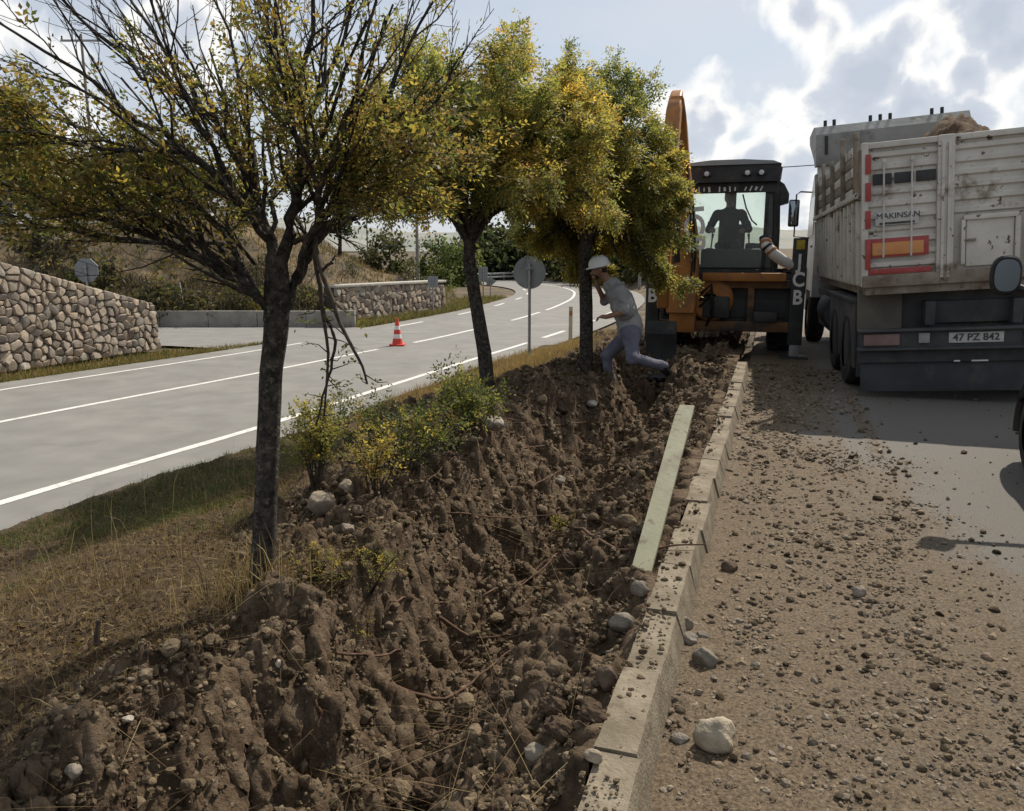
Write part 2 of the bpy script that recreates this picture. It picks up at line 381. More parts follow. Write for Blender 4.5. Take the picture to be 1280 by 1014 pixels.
# --- left carriageway
m_asph = mat('old_asphalt', (.155, .148, .136), (.205, .197, .180), rough=.82, scale=1.6, bump=.25, bscale=160, contrast=(.3, .7), spots=[((.125, .119, .108), 1.3, .58, .80, 4.), ((.24, .228, .204), .5, .55, .8, 8.)])
def ribbon(name, A, B, z, material, label):
    n = max(len(A), len(B)); ta = np.linspace(0, 1, n)
    A2 = np.stack([np.interp(ta, np.linspace(0, 1, len(A)), A[:, k]) for k in (0, 1)], 1); B2 = np.stack([np.interp(ta, np.linspace(0, 1, len(B)), B[:, k]) for k in (0, 1)], 1)
    V = []
    for a, b in zip(A2, B2):
        for t in np.linspace(0, 1, 5): V.append((*(a + (b - a) * t), z))
    return tag(mesh_np(name, np.array(V), grid_faces(n, 5), material), label, None, None, 'structure')
ribbon('road', L_EDGE, R_EDGE, LZ, m_asph, 'grey two lane asphalt road curving away beside the median')
m_paint = mat('road_paint', (.36, .35, .325), (.58, .565, .53), rough=.7, scale=14, contrast=(.28, .5), spots=[((.25, .24, .225), 22., .60, .68, 2.)])
def marking(line, wd, y0, y1, z, label, dash=None):
    L = line[(line[:, 1] > y0 - 3) & (line[:, 1] < y1 + 3)]
    yy = np.arange(y0, y1, .35); P = np.stack([np.interp(yy, L[:, 1], L[:, 0]), yy], 1)
    t = np.gradient(P, axis=0); t /= np.linalg.norm(t, axis=1)[:, None]; nn = np.stack([t[:, 1], -t[:, 0]], 1) * wd / 2
    wob = 1 + .12 * fbm(yy * 3.1, yy * 0 + .5, 3, int(abs(y0)) + 3)[:, None]
    V = np.concatenate([np.stack([P - nn * wob, P + nn * wob], 1).reshape(-1, 2), np.full((len(P) * 2, 1), z)], 1)
    return tag(mesh_np('road_marking', V, grid_faces(len(P), 2), m_paint), label, None, None, 'structure')
marking(R_LINE, .125, -6, 19.2, LZ + .004, 'solid white edge line beside the median verge')
for a in np.arange(20.2, 48, 4.2): marking(R_LINE, .14, a, a + 2.2, LZ + .004, 'broken white edge line dash where the road bends')
marking(C_LINE, .11, -6, 16.6, LZ + .004, 'solid white centre line of the left road')
for a in (18.0, 25.5): marking(C_LINE, .13, a, a + 4.4, LZ + .004, 'white centre line dash near the traffic cone')
marking(C_LINE, .14, 31.0, 66, LZ + .004, 'white centre line following the far bend')
marking(L_LINE, .10, -6, 17.2, LZ + .004, 'thin white far edge line by the stone wall')
for a in np.arange(22, 50, 5.5): marking(L_LINE, .13, a, a + 2.4, LZ + .004, 'white far edge dash beyond the side road')
# side road joining from the left
sr = [(-11.2, 15.4), (-11.1, 21.9), (-13.2, 21.2), (-17.7, 19.72), (-30, 16.2), (-30, 10.5), (-18, 14.7), (-13.7, 15.6)]
me = MB(); me.add([(a, b, LZ - .004) for a, b in sr], [tuple(range(8))])
tag(me.build('side_road', m_asph), 'grey side road joining between the two walls', None, None, 'structure')
a0, a1 = np.array([-17.6, 19.45]), np.array([-13.3, 20.85])
q = (a1 - a0) / np.linalg.norm(a1 - a0); nn = np.array([-q[1], q[0]]) * .07
me = MB(); me.add([(*(a0 - nn), LZ + .001), (*(a1 - nn), LZ + .001), (*(a1 + nn), LZ + .001), (*(a0 + nn), LZ + .001)], [(0, 1, 2, 3)])
tag(me.build('road_marking', m_paint), 'white line at the foot of the low concrete wall', None, None, 'structure')

# --- right carriageway with spilled soil
def dirt_mask(x, y):
    edge = np.interp(y, [0, 2, 3.3, 4.6, 5.6, 6.6, 7.6, 9, 12, 20], [2.6, 2.2, 1.5, 1.1, 1.0, .8, .45, .65, .8, .4])
    n = fbm(x * 1.6, y * 1.1, 4, 41) * .55 + fbm(x * 7, y * 5, 3, 44) * .22
    d = sst(.55, -.45, (x - edge) + n * .9)
    d = d * (1 - .75 * sst(.0, .25, .34 - np.hypot((x - .42) / .55, (y - 7.35) / .5) + n * .25))
    tracks = 0
    for c, s, wd in ((.62, .012, .09), (.93, .02, .07)):
        tracks = np.maximum(tracks, np.exp(-((x - (c + s * (y - 6) + .05 * np.sin(y * .5))) / wd) ** 2) * sst(5.5, 7.2, y))
    d = np.maximum(d, tracks * (.45 + n))
    return np.clip(d * (.74 + .55 * n + .22 * sst(.9, -.1, x)), 0, 1)
def kerb_x(y): return -.25 + .0075 * (np.asarray(y) - 2)
xr1 = np.concatenate([np.arange(0, 2.6, .022), np.array([2.7, 3.2, 4, 5, 6.5, 8.3])]); yr1 = np.concatenate([np.array([-8, -4, -1, .5]), np.cumsum(np.concatenate([[1.0], .012 + .0035 * np.linspace(1, 14, 420)])), np.array([19, 24, 30, 40, 60, 90])]); yr1 = np.unique(yr1)
X, Y = np.meshgrid(xr1, yr1); X = X + kerb_x(np.clip(Y, 0, 14)) - .02
D = dirt_mask(X, Y)
Z = D * (.005 + .010 * np.abs(fbm(X * 9, Y * 9, 4, 51)) + .14 * lumps(X, Y, .07, 52) + .16 * lumps(X, Y, .035, 55) + .12 * np.clip(fbm(X * 30, Y * 30, 2, 57), 0, 1) * .05) + .012 * np.exp(-((X - kerb_x(Y)) / .07) ** 2) * (.4 + fbm(X * 4, Y * 3, 3, 53)) * (Y < 11.6)
Z = np.where(D > .02, Z, 0.0)
def soil_asphalt():
    m = bpy.data.materials.new('soiled_asphalt'); m.use_nodes = True; t = m.node_tree; p = t.nodes['Principled BSDF']
    at = t.nodes.new('ShaderNodeAttribute'); at.attribute_name = 'tint'; sp = t.nodes.new('ShaderNodeSeparateColor'); t.links.new(at.outputs['Color'], sp.inputs[0])
    tcn = t.nodes.new('ShaderNodeTexCoord')
    def nz(s, d=6):
        n = t.nodes.new('ShaderNodeTexNoise'); n.inputs['Scale'].default_value = s; n.inputs['Detail'].default_value = d; n.inputs['Roughness'].default_value = .65
        t.links.new(tcn.outputs['Object'], n.inputs['Vector']); return n.outputs['Fac']
    def ramp(src, p0, c0, p1, c1):
        r = t.nodes.new('ShaderNodeValToRGB'); t.links.new(src, r.inputs[0]); r.color_ramp.elements[0].position = p0; r.color_ramp.elements[1].position = p1
        r.color_ramp.elements[0].color = (*c0, 1); r.color_ramp.elements[1].color = (*c1, 1); return r.outputs[0]
    asp = ramp(nz(150, 4), .34, (.075, .070, .062), .66, (.185, .172, .152)); soil = ramp(nz(75, 9), .36, (.052, .036, .022), .66, (.19, .142, .090))
    a = t.nodes.new('ShaderNodeMath'); a.operation = 'ADD'; t.links.new(sp.outputs[0], a.inputs[0])
    b = t.nodes.new('ShaderNodeMath'); b.operation = 'MULTIPLY_ADD'; t.links.new(nz(38, 7), b.inputs[0]); b.inputs[1].default_value = 1.1; b.inputs[2].default_value = -.55; t.links.new(b.outputs[0], a.inputs[1])
    mr = t.nodes.new('ShaderNodeMapRange'); mr.inputs[1].default_value = .05; mr.inputs[2].default_value = .75; t.links.new(a.outputs[0], mr.inputs[0])
    mx = t.nodes.new('ShaderNodeMixRGB'); t.links.new(mr.outputs[0], mx.inputs[0]); t.links.new(asp, mx.inputs[1]); t.links.new(soil, mx.inputs[2])
    t.links.new(mx.outputs[0], p.inputs['Base Color']); p.inputs['Roughness'].default_value = .85; p.inputs['Specular IOR Level'].default_value = .3
    bp = t.nodes.new('ShaderNodeBump'); bp.inputs['Strength'].default_value = .9; bp.inputs['Distance'].default_value = .008; t.links.new(nz(190, 5), bp.inputs['Height']); t.links.new(bp.outputs[0], p.inputs['Normal'])
    return m
T = np.stack([D, D, D], -1).reshape(-1, 3)
tag(mesh_np('right_road', np.stack([X, Y, Z], -1).reshape(-1, 3), grid_faces(len(yr1), len(xr1)), soil_asphalt(), tint=T), 'asphalt lane strewn with spilled soil and gravel', None, None, 'structure')

# --- median with the trench
xbf = lambda y: np.interp(y, [0, 2.4, 3.2, 4.8, 7.4, 11], [-1.0, -1.2, -1.32, -1.44, -1.52, -1.55])
xlf = lambda y: np.interp(y, [0, 1.4, 2.1, 2.7, 3.3, 4.7, 6.8, 8.3, 9.5, 12], [-1.95, -1.87, -1.84, -1.74, -1.84, -1.95, -2.18, -2.08, -1.98, -1.95])
xrf = lambda y: np.interp(y, [0, 2.1, 3.7, 5.3, 7.5, 10], [-.62, -.66, -.72, -.8, -.88, -.92])
MOUNDS = [(-2.5, 5.75, .5, .85, .40), (-2.3, 4.15, .35, .55, .17), (-2.3, 7.9, .45, .8, .26), (-1.75, 9.2, .3, .55, .22), (-.95, 9.9, .27, .9, .30), (-1.9, 2.0, .25, .9, .08), (-.7, 12.0, 1.2, .5, .16), (-2.0, 10.8, .8, .7, .12)]
def med_parts(x, y):
    x = np.asarray(x, float); y = np.asarray(y, float)
    wob = fbm(y * 1.7, y * 0 + 3.3, 4, 61) * .16 + fbm(x * 4, y * 4, 3, 62) * .09
    xl = xlf(y) + wob; xb = xbf(y) + fbm(y * 1.3, y * 0 + 9, 3, 63) * .10; xr = xrf(y) + fbm(y * 1.9, y * 0 + 5, 3, 64) * .07
    soil = sst(-.55, .02, x - xl + fbm(x * 3, y * 3, 4, 65) * .22)
    for cx, cy, sx, sy, h in MOUNDS:
        if h > .1: soil = np.maximum(soil, sst(1.9, 1.2, np.hypot((x - cx) / sx, (y - cy) / sy) + fbm(x * 3, y * 3, 3, 66) * .4))
    soil = np.maximum(soil, sst(11.4, 12.2, y + fbm(x * 2, y * 2, 3, 67) * .8) * sst(-3.4, -2.6, x + fbm(x * 2, y * 2, 3, 68) * .5))
    return xl, xb, xr, soil
def med_z(x, y, fine=True):
    x = np.asarray(x, float); y = np.asarray(y, float)
    xl, xb, xr, soil = med_parts(x, y)
    base = -.47 * sst(-2.7, -4.9, x)
    base = base + fbm(x * .9, y * .9, 3, 70) * .04
    for cx, cy, sx, sy, h in MOUNDS[:4] + MOUNDS[5:]:
        base = base + h * np.exp(-((x - cx) / sx) ** 2 - ((y - cy) / sy) ** 2) * (1 + .3 * fbm(x * 2.5, y * 2.5, 3, 71))
    crest = base + .05 * np.exp(-((x - xl) / .28) ** 2) * (1 + fbm(y * 1.5, x * 1.5, 3, 72))
    zb = -.56 + .07 * fbm(x * 2, y * 1.4, 3, 73)
    tl_ = np.clip((x - xl) / (xb - xl), 0, 1); tr_ = np.clip((x - xb) / (xr - xb), 0, 1); tk = np.clip((x - xr) / (-.42 - xr), 0, 1)
    sl_ = 1 - (1 - tl_) ** 1.9
    left = crest + (zb - crest) * sl_
    m4 = MOUNDS[4]; hr = m4[4] * np.exp(-((x - m4[0]) / m4[2]) ** 2 - ((y - m4[1]) / m4[3]) ** 2)
    right = zb + (-.10 - zb) * (tr_ * tr_ * (3 - 2 * tr_)); right = right + tk * .19 + hr
    z = np.where(x < xb, left, right)
    flat = base + .02
    T_ = sst(12.3, 11.0, y); z = flat + (z - flat) * T_
    if fine:
        a = soil
        z = z + a * (.11 * fbm(x * 3.0, y * 3.0, 4, 80) + .60 * (lumps(x, y, .30, 81) - .06) + .75 * lumps(x, y, .13, 84) + .70 * lumps(x, y, .06, 87) + .45 * lumps(x, y, .026, 90) - .03 - .75 * np.clip(lumps(x, y, .42, 181) - .10, 0, 1) * sst(-2.6, -2.2, x) * sst(-.75, -1.0, x) - .5 * np.clip(lumps(x, y, .2, 187) - .05, 0, 1))
        z = z + (1 - a) * (.02 * fbm(x * 5, y * 5, 4, 93) + .25 * lumps(x, y, .05, 94))
        z = np.minimum(z, np.where(x > -.5, .148 + .25 * (np.clip(-.46 - x, 0, 1)) + hr, 9))
    return z
def hit(x, y, lo=1.2, hi=14.0):                # survey: where the ray meets the median ground
    d = pxray(x, y); t = np.linspace(lo, hi, 2600); P = np.array([0, 0, CAM_H])[None] + t[:, None] * d[None]
    ok = P[:, 2] <= med_z(P[:, 0], P[:, 1], True); return P[int(np.argmax(ok))] if ok.any() else gp(x, y)
qn = [0.0]
while qn[-1] < 5.0: qn.append(qn[-1] + (.0105 if qn[-1] < 2.1 else min(.035, .0105 + (qn[-1] - 2.1) * .03)))
qn = np.array(qn); qn = qn / qn[-1] * 5.0
yy = [.9]
while yy[-1] < 17.4: yy.append(yy[-1] + .0035 + .0030 * yy[-1])
yy = np.array(yy)
lb = xat(R_EDGE, yy); U, Y = np.meshgrid(qn, yy); LBm = np.repeat(lb[:, None], len(qn), 1)
KX = kerb_x(Y) - .155
X = KX + (LBm + .02 - KX) * U / 5.0
Z = med_z(X, Y); xl, xb, xr, soil = med_parts(X, Y)
Pm = np.stack([X, Y, Z], -1); gu = np.gradient(Pm, axis=1); gv = np.gradient(Pm, axis=0); Nm = np.cross(gv, gu); Nm /= np.linalg.norm(Nm, axis=-1)[..., None] + 1e-9; Nm *= np.sign(Nm[..., 2:3] + 1e-9)
dsp = soil * (.036 * fbm(X * 8 + Z * 7.3, Y * 8 - Z * 8.1, 3, 201) + .55 * lumps(X + Z * .8, Y - Z * .7, .07, 205) + .60 * lumps(X - Z * .6, Y + Z * .9, .034, 208) - .02 + .010 * fbm(X * 34 + Z * 30, Y * 34 - Z * 31, 2, 211)) * sst(-.44, -.60, X)
Pm = Pm + Nm * dsp[..., None]; X, Y, Z = Pm[..., 0], Pm[..., 1], Pm[..., 2]
edge = U > 4.985; Z = np.where(edge, LZ - .02, Z)
gr = sst(.35, .75, fbm(X * .8, Y * .8, 3, 99) * .5 + .5 + .35 * sst(-3.0, -4.2, X) * sst(8, 5.5, Y) - .15)
def soil_mat():
    m = bpy.data.materials.new('dug_soil'); m.use_nodes = True; t = m.node_tree; p = t.nodes['Principled BSDF']
    at = t.nodes.new('ShaderNodeAttribute'); at.attribute_name = 'tint'; sp = t.nodes.new('ShaderNodeSeparateColor'); t.links.new(at.outputs['Color'], sp.inputs[0])
    tcn = t.nodes.new('ShaderNodeTexCoord')
    def nz(s, d=7, r=.65):
        n = t.nodes.new('ShaderNodeTexNoise'); n.inputs['Scale'].default_value = s; n.inputs['Detail'].default_value = d; n.inputs['Roughness'].default_value = r
        t.links.new(tcn.outputs['Object'], n.inputs['Vector']); return n.outputs['Fac']
    def ramp(src, *st):
        r = t.nodes.new('ShaderNodeValToRGB'); t.links.new(src, r.inputs[0]); el = r.color_ramp.elements
        el[0].position, el[0].color = st[0][0], (*st[0][1], 1); el[1].position, el[1].color = st[-1][0], (*st[-1][1], 1)
        for q_ in st[1:-1]: k = el.new(q_[0]); k.color = (*q_[1], 1)
        return r.outputs[0]
    soilc = ramp(nz(8.0), (.30, (.044, .030, .019)), (.47, (.105, .072, .046)), (.60, (.148, .109, .072)), (.75, (.215, .167, .114)))
    lit = ramp(nz(30, 8), (.3, (.036, .026, .016)), (.5, (.080, .056, .034)), (.7, (.145, .105, .062)))
    mx = t.nodes.new('ShaderNodeMixRGB'); t.links.new(sp.outputs[0], mx.inputs[0]); t.links.new(lit, mx.inputs[1]); t.links.new(soilc, mx.inputs[2])
    t.links.new(mx.outputs[0], p.inputs['Base Color']); p.inputs['Roughness'].default_value = .95; p.inputs['Specular IOR Level'].default_value = .15
    bp = t.nodes.new('ShaderNodeBump'); bp.inputs['Strength'].default_value = 1.0; bp.inputs['Distance'].default_value = .022; t.links.new(nz(60, 8), bp.inputs['Height']); t.links.new(bp.outputs[0], p.inputs['Normal'])
    return m
m_soil = soil_mat()
tag(mesh_np('median_ground', np.stack([X, Y, Z], -1).reshape(-1, 3), grid_faces(len(yy), len(qn)), m_soil, tint=np.stack([soil, gr, soil * 0], -1).reshape(-1, 3)), 'median strip of dry turf cut by a freshly dug soil trench', None, None, 'structure')

# --- kerb of single stones
kerb = tag(empty('kerb'), 'pale concrete kerb of single stones between trench and asphalt', None, None, 'structure')
m_kerb = mat('kerb_concrete', (.155, .128, .090), (.26, .22, .162), rough=.95, scale=6, bump=.6, bscale=80, spots=[((.105, .082, .055), 2.2, .46, .70, 1.), ((.13, .103, .072), 14., .54, .66, 8.), ((.29, .25, .19), 9., .62, .72, 5.)])
yk = -.45
for k in range(30):
    ln = random.uniform(.47, .56) if yk > 1.9 else .5
    if yk + ln > 11.6: break
    bm = bmesh.new(); prof = [(.008, -.12), (.008, .02), (-.030, .145), (-.155, .145), (-.155, -.12)]
    nseg = 7; rows = []
    for s in range(nseg + 1):
        rows.append([bm.verts.new((p0, s / nseg * (ln - .005), p1)) for p0, p1 in prof])
    for s in range(nseg):
        for i in range(5): bm.faces.new((rows[s][i], rows[s][(i + 1) % 5], rows[s + 1][(i + 1) % 5], rows[s + 1][i]))
    bm.faces.new(rows[0][::-1]); bm.faces.new(rows[-1])
    bmesh.ops.bevel(bm, geom=[e_ for e_ in bm.edges if len(e_.link_faces) == 2 and e_.calc_face_angle(0) > .4], offset=.009, segments=2, affect='EDGES', clamp_overlap=True)
    for v in bm.verts:
        n1 = float(fbm((v.co.x + k) * 14, v.co.y * 14 + v.co.z * 9, 3, 7)); v.co.x += n1 * .006; v.co.z += float(fbm(v.co.x * 11 + k, v.co.y * 11, 3, 8)) * .005
    bmesh.ops.recalc_face_normals(bm, faces=bm.faces)
    mm = bpy.data.meshes.new('kerb_stone'); bm.to_mesh(mm); bm.free(); mm.materials.append(m_kerb)
    for pl_ in mm.polygons: pl_.use_smooth = True
    mm.set_sharp_from_angle(angle=R(40))
    o = link(bpy.data.objects.new('kerb_stone', mm), kerb)
    o.location = (float(kerb_x(yk)) + random.uniform(-.008, .008), yk, random.uniform(-.012, .008)); o.rotation_euler = (random.uniform(-.012, .012), random.uniform(-.02, .03), random.uniform(-.012, .012) - .0075)
    yk += ln

# ================================================================== STONES AND CLODS
m_peb = attr_mat('loose_stone', rough=.9, bump=.5, bscale=120, mul=14)
m_clod = attr_mat('soil_clod', rough=.97, spec=.1, bump=.9, bscale=70, mul=16)
def soil_tints(n):
    t = rng.uniform(0, 1, (n, 1)); base = np.array([.050, .036, .022]) * (1 - t) + np.array([.155, .119, .078]) * t
    return base * rng.uniform(.8, 1.2, (n, 1))
def stone_tints(n):
    t = rng.uniform(0, 1, (n, 1)); return (np.array([.125, .10, .075]) * (1 - t) + np.array([.27, .225, .17]) * t)
def spread(n, fn, x0, x1, y0, y1, power=1.7):
    P = []
    while len(P) < n:
        x = rng.uniform(x0, x1, 6000); y = y0 * (y1 / y0) ** rng.uniform(0, 1, 6000)
        k = rng.uniform(0, 1, 6000) < fn(x, y); P += list(zip(x[k], y[k]))
    return np.array(P[:n])
soilp = lambda x, y: med_parts(x, y)[3] * (x < -.47)
P = spread(4200, soilp, -3.2, -.46, 1.0, 13)
S = np.clip(rng.lognormal(math.log(.013), .62, len(P)), .006, .048) * (.75 + .09 * P[:, 1])
tag(pebbles('soil_clods', np.column_stack([P, med_z(P[:, 0], P[:, 1]) ]), S, soil_tints(len(P)), m_clod, sub=2, flat=.85, rough=.17, sink=.42), 'brown soil clods heaped through the trench and its banks', 'soil clods', None, 'stuff')
P = spread(26000, soilp, -3.2, -.46, 1.0, 12)
S = np.clip(rng.lognormal(math.log(.0075), .45, len(P)), .003, .02) * (.8 + .10 * P[:, 1])
tag(pebbles('soil_crumbs', np.column_stack([P, med_z(P[:, 0], P[:, 1]) + .002]), S, soil_tints(len(P)) * 1.15, m_clod, flat=.9, sink=.3), 'small soil crumbs covering the dug trench', 'soil crumbs', None, 'stuff')
P = spread(420, lambda x, y: soilp(x, y) * .8, -3.0, -.46, 1.0, 10)
S = np.clip(rng.lognormal(math.log(.0075), .45, len(P)), .004, .02) * (.8 + .08 * P[:, 1])
tag(pebbles('trench_gravel', np.column_stack([P, med_z(P[:, 0], P[:, 1]) + .004]), S, stone_tints(len(P)) * .62, m_peb, sub=2, flat=.7, rough=.06, sink=.2, smooth=True), 'grey brown pebbles mixed into the dug soil', 'pebbles', None, 'stuff')
dm = lambda x, y: np.clip(dirt_mask(x, y) * .9 + .03, 0, 1) * (.25 + .75 * sst(-.25, .35, fbm(x * 3.1, y * 2.3, 4, 145))) * (.3 + .7 * sst(1.9, .5, x))
P = spread(30000, dm, -.24, 2.6, 1.2, 12)
S = np.clip(rng.lognormal(math.log(.0039), .58, len(P)), .0015, .016) * (.7 + .13 * P[:, 1])
mixc = np.where(rng.uniform(0, 1, (len(P), 1)) < .6, soil_tints(len(P)) * 1.3, stone_tints(len(P)) * .85)
tag(pebbles('road_gravel', np.column_stack([P, dirt_mask(P[:, 0], P[:, 1]) * .008]), S, mixc, m_peb, flat=.75, sink=.15), 'fine gravel and soil crumbs strewn over the asphalt', 'gravel', None, 'stuff')
# clods one could count on the asphalt
P = spread(200, lambda x, y: np.clip(dirt_mask(x, y) + .12, 0, 1) * sst(-.2, -.12, x), -.2, 2.3, 1.7, 10.5)
cl_meshes = []
for k in range(7):
    V, F = rock_mesh(300 + k, 2, (1, .85 + .05 * k, .62), .30); cl_meshes.append(mesh_np('soil_clod', V, F, m_clod, tint=soil_tints(1)[0] * (1.0 + .06 * k), smooth=False)); bpy.data.objects.remove(cl_meshes[-1])
cl_meshes = [m_ for m_ in bpy.data.meshes if m_.name.startswith('soil_clod') and 'clods' not in m_.name]
for i, (x, y) in enumerate(P):
    o = bpy.data.objects.new('soil_clod', cl_meshes[i % len(cl_meshes)]); link(o)
    s = float(np.clip(rng.lognormal(math.log(.013), .38), .008, .032)) * (.75 + .12 * y)
    o.location = (x, y, float(dirt_mask(x, y)) * .008 + s * .38); o.scale = (s, s, s); o.rotation_euler = (rng.uniform(-.3, .3), rng.uniform(-.3, .3), rng.uniform(0, 6.28))
    tag(o, 'small brown soil clod lying on the gravel strewn asphalt', 'clod', 'clods scattered on the asphalt')
# stones that stand out
def stone(px, py, zc_, wpx, hpx, label, name='stone', tint=(.30, .275, .235), seed=1, onroad=False, sub=4, rz=0., dims=None, D=None):
    p = gp(px, py, 0) if onroad else hit(px, py + hpx * .35)
    Dd = float(-math.sin(YAW) * p[0] + math.cos(YAW) * p[1]); sw = wpx / FPX * Dd / 2; sh = hpx / FPX * Dd / 2
    V, F = rock_mesh(seed, sub, (sw, sw * .8, sh) if dims is None else dims, .14)
    ground = float(np.interp(0, [0, 1], [0, 1])) if onroad else float(med_z(np.array([p[0]]), np.array([p[1]]))[0])
    o = mesh_np(name, V, F, m_peb, tint=tint); o.location = (p[0], p[1], ground + sh * (.80 if onroad else .62)); o.rotation_euler = (0, 0, rz)
    return tag(o, label, 'stone')
stone(893, 936, 0, 66, 54, 'large pale limestone cobble on the asphalt near the kerb', tint=(.33, .28, .205), seed=111, onroad=True, rz=.4)
stone(850, 930, 0, 28, 18, 'small flat stone beside the large pale cobble', tint=(.20, .175, .145), seed=12, onroad=True)
stone(880, 833, 0, 36, 33, 'round grey brown cobble on the asphalt below the leaning shard', tint=(.17, .15, .12), seed=13, onroad=True)
stone(862, 806, 0, 24, 20, 'small rounded stone wedged between cobble and kerb', tint=(.19, .165, .135), seed=14, onroad=True)
stone(877, 800, 0, 22, 14, 'low flat stone just behind the round cobble', tint=(.15, .13, .105), seed=19, onroad=True)
stone(858, 790, 0, 17, 24, 'upright pointed shard leaning on the kerb face', tint=(.24, .205, .16), seed=15, onroad=True)
stone(1073, 747, 0, 19, 19, 'lone rounded stone in the middle of the soiled lane', tint=(.22, .195, .16), seed=16, onroad=True)
stone(1234, 826, 0, 18, 12, 'lone reddish brown stone by the tyre track', tint=(.20, .145, .105), seed=17, onroad=True)
stone(912, 715, 0, 24, 18, 'dark soil lump on the asphalt near the kerb', name='soil_lump', tint=(.085, .06, .042), seed=18, onroad=True, sub=3)
stone(776, 778, .1, 34, 30, 'smooth grey cobble at the foot of the pale plank', tint=(.17, .15, .12), seed=21)
stone(757, 848, .08, 30, 38, 'dark soil covered stone beside the kerb', tint=(.11, .075, .052), seed=22)
stone(742, 946, .1, 30, 22, 'angular tan stone lying against the kerb top', tint=(.25, .205, .15), seed=23)
stone(671, 938, .0, 34, 34, 'pale block of stone half buried in the near soil', tint=(.24, .21, .165), seed=24)
stone(800, 735, .1, 26, 24, 'grey stone wedged under the plank end', tint=(.15, .13, .105), seed=25)
stone(400, 626, .22, 42, 40, 'large smooth round boulder below the yellow leafy sprout', tint=(.235, .195, .145), seed=126)
stone(434, 607, .3, 26, 20, 'tan stone next to the round boulder', tint=(.26, .215, .16), seed=27)
stone(612, 527, .2, 36, 22, 'elongated pale stone near the second tree trunk', tint=(.27, .235, .20), seed=28)
stone(435, 660, .2, 22, 14, 'flat tan stone set in the bank below the boulder', tint=(.25, .20, .15), seed=29)
stone(93, 968, .1, 26, 22, 'pale rounded stone on the near bank edge', tint=(.25, .21, .165), seed=30)
stone(160, 900, .1, 18, 10, 'smooth white pebble on the crest of the near bank', tint=(.33, .29, .235), seed=31)
stone(348, 830, .0, 9, 12, 'small white pebble stuck in the trench bank', tint=(.42, .38, .31), seed=32)
stone(700, 600, -.2, 16, 12, 'small tan stone on the right slope of the trench', tint=(.26, .22, .17), seed=33)
stone(740, 505, .0, 14, 9, 'whitish stone deep in the far trench', tint=(.40, .36, .31), seed=34)
CLODS = ['crumbly clod under the pale plank end','crumbly clod beside the plank foot','dark clod in the middle of the trench','dark clod by the near kerb stones','flat clod against the near kerb','root bound clod above the pale block','big clod at the near end of the trench','shaded clod beside the pale block of stone','small dark clod between two torn roots','wide clod near the trench mouth']
for i, (px, py, wd, ht) in enumerate([(845, 560, 30, 30), (822, 530, 26, 24), (710, 700, 34, 36), (690, 880, 40, 34), (740, 890, 44, 30), (628, 862, 40, 34), (540, 985, 60, 40), (700, 910, 46, 36), (648, 765, 30, 22), (560, 940, 50, 36)]):
    o = stone(px, py, -.12, wd, ht, CLODS[i], name='soil_clod', tint=(.075, .052, .035), seed=50 + i, sub=4)
    o['category'] = 'clod'; o['group'] = 'large clods lying in the trench'
    o.data.materials[0] = m_clod
    V_, F_ = rock_mesh(50 + i, 4, (1, .9, .8), .34); sc_ = np.array([v.co[:] for v in o.data.vertices]); k_ = np.abs(sc_).max(0); o.data.vertices.foreach_set('co', (V_ / np.abs(V_).max(0) * k_).astype(np.float32).ravel())
    o.data.polygons.foreach_set('use_smooth', np.zeros(len(o.data.polygons), bool)); o.data.update()
stone(1040, 775, 0, 12, 9, 'small square stone beside the faint tyre track', tint=(.24, .20, .15), seed=70, onroad=True)
# pale plank leaning out of the soil
pb = gp(795, 742, .02); pt = dp(858, 510, 4.6)
dv = Vector(pt - pb); L_ = dv.length; dvn = dv.normalized(); side = Vector((1, .04, .05)); side = (side - dvn * side.dot(dvn)).normalized(); up = side.cross(dvn)
mt = Matrix((side, dvn, up)).transposed().to_4x4(); mt.translation = Vector(pb)
pk = MB(); nP = 14
prof = []
for i in range(nP + 1):
    y = L_ * i / nP; wl = -.048; wr = .048; sag = .0
    if i == nP: wl += .012
    prof.append([(wl, y, sag), (wr, y + (.0 if i < nP else -.02), sag), (wr, y, sag + .022), (wl, y, sag + .022)])
V = [v for r_ in prof for v in r_]; F = []
for i in range(nP):
    for k in range(4): F.append((i * 4 + k, i * 4 + (k + 1) % 4, i * 4 + 4 + (k + 1) % 4, i * 4 + 4 + k))
F += [(3, 2, 1, 0), tuple(nP * 4 + k for k in range(4))]
pk.add(V, F)
m_plank = mat('pale_plank', (.22, .215, .14), (.275, .268, .185), rough=.6, scale=3, bump=.15, bscale=40, spots=[((.17, .14, .095), 3., .52, .70, 2.), ((.12, .095, .065), 18., .58, .68, 6.)])
tag(pk.build('plank', m_plank, xf=mt), 'pale green plank leaning out of the soil beside the kerb', 'plank')

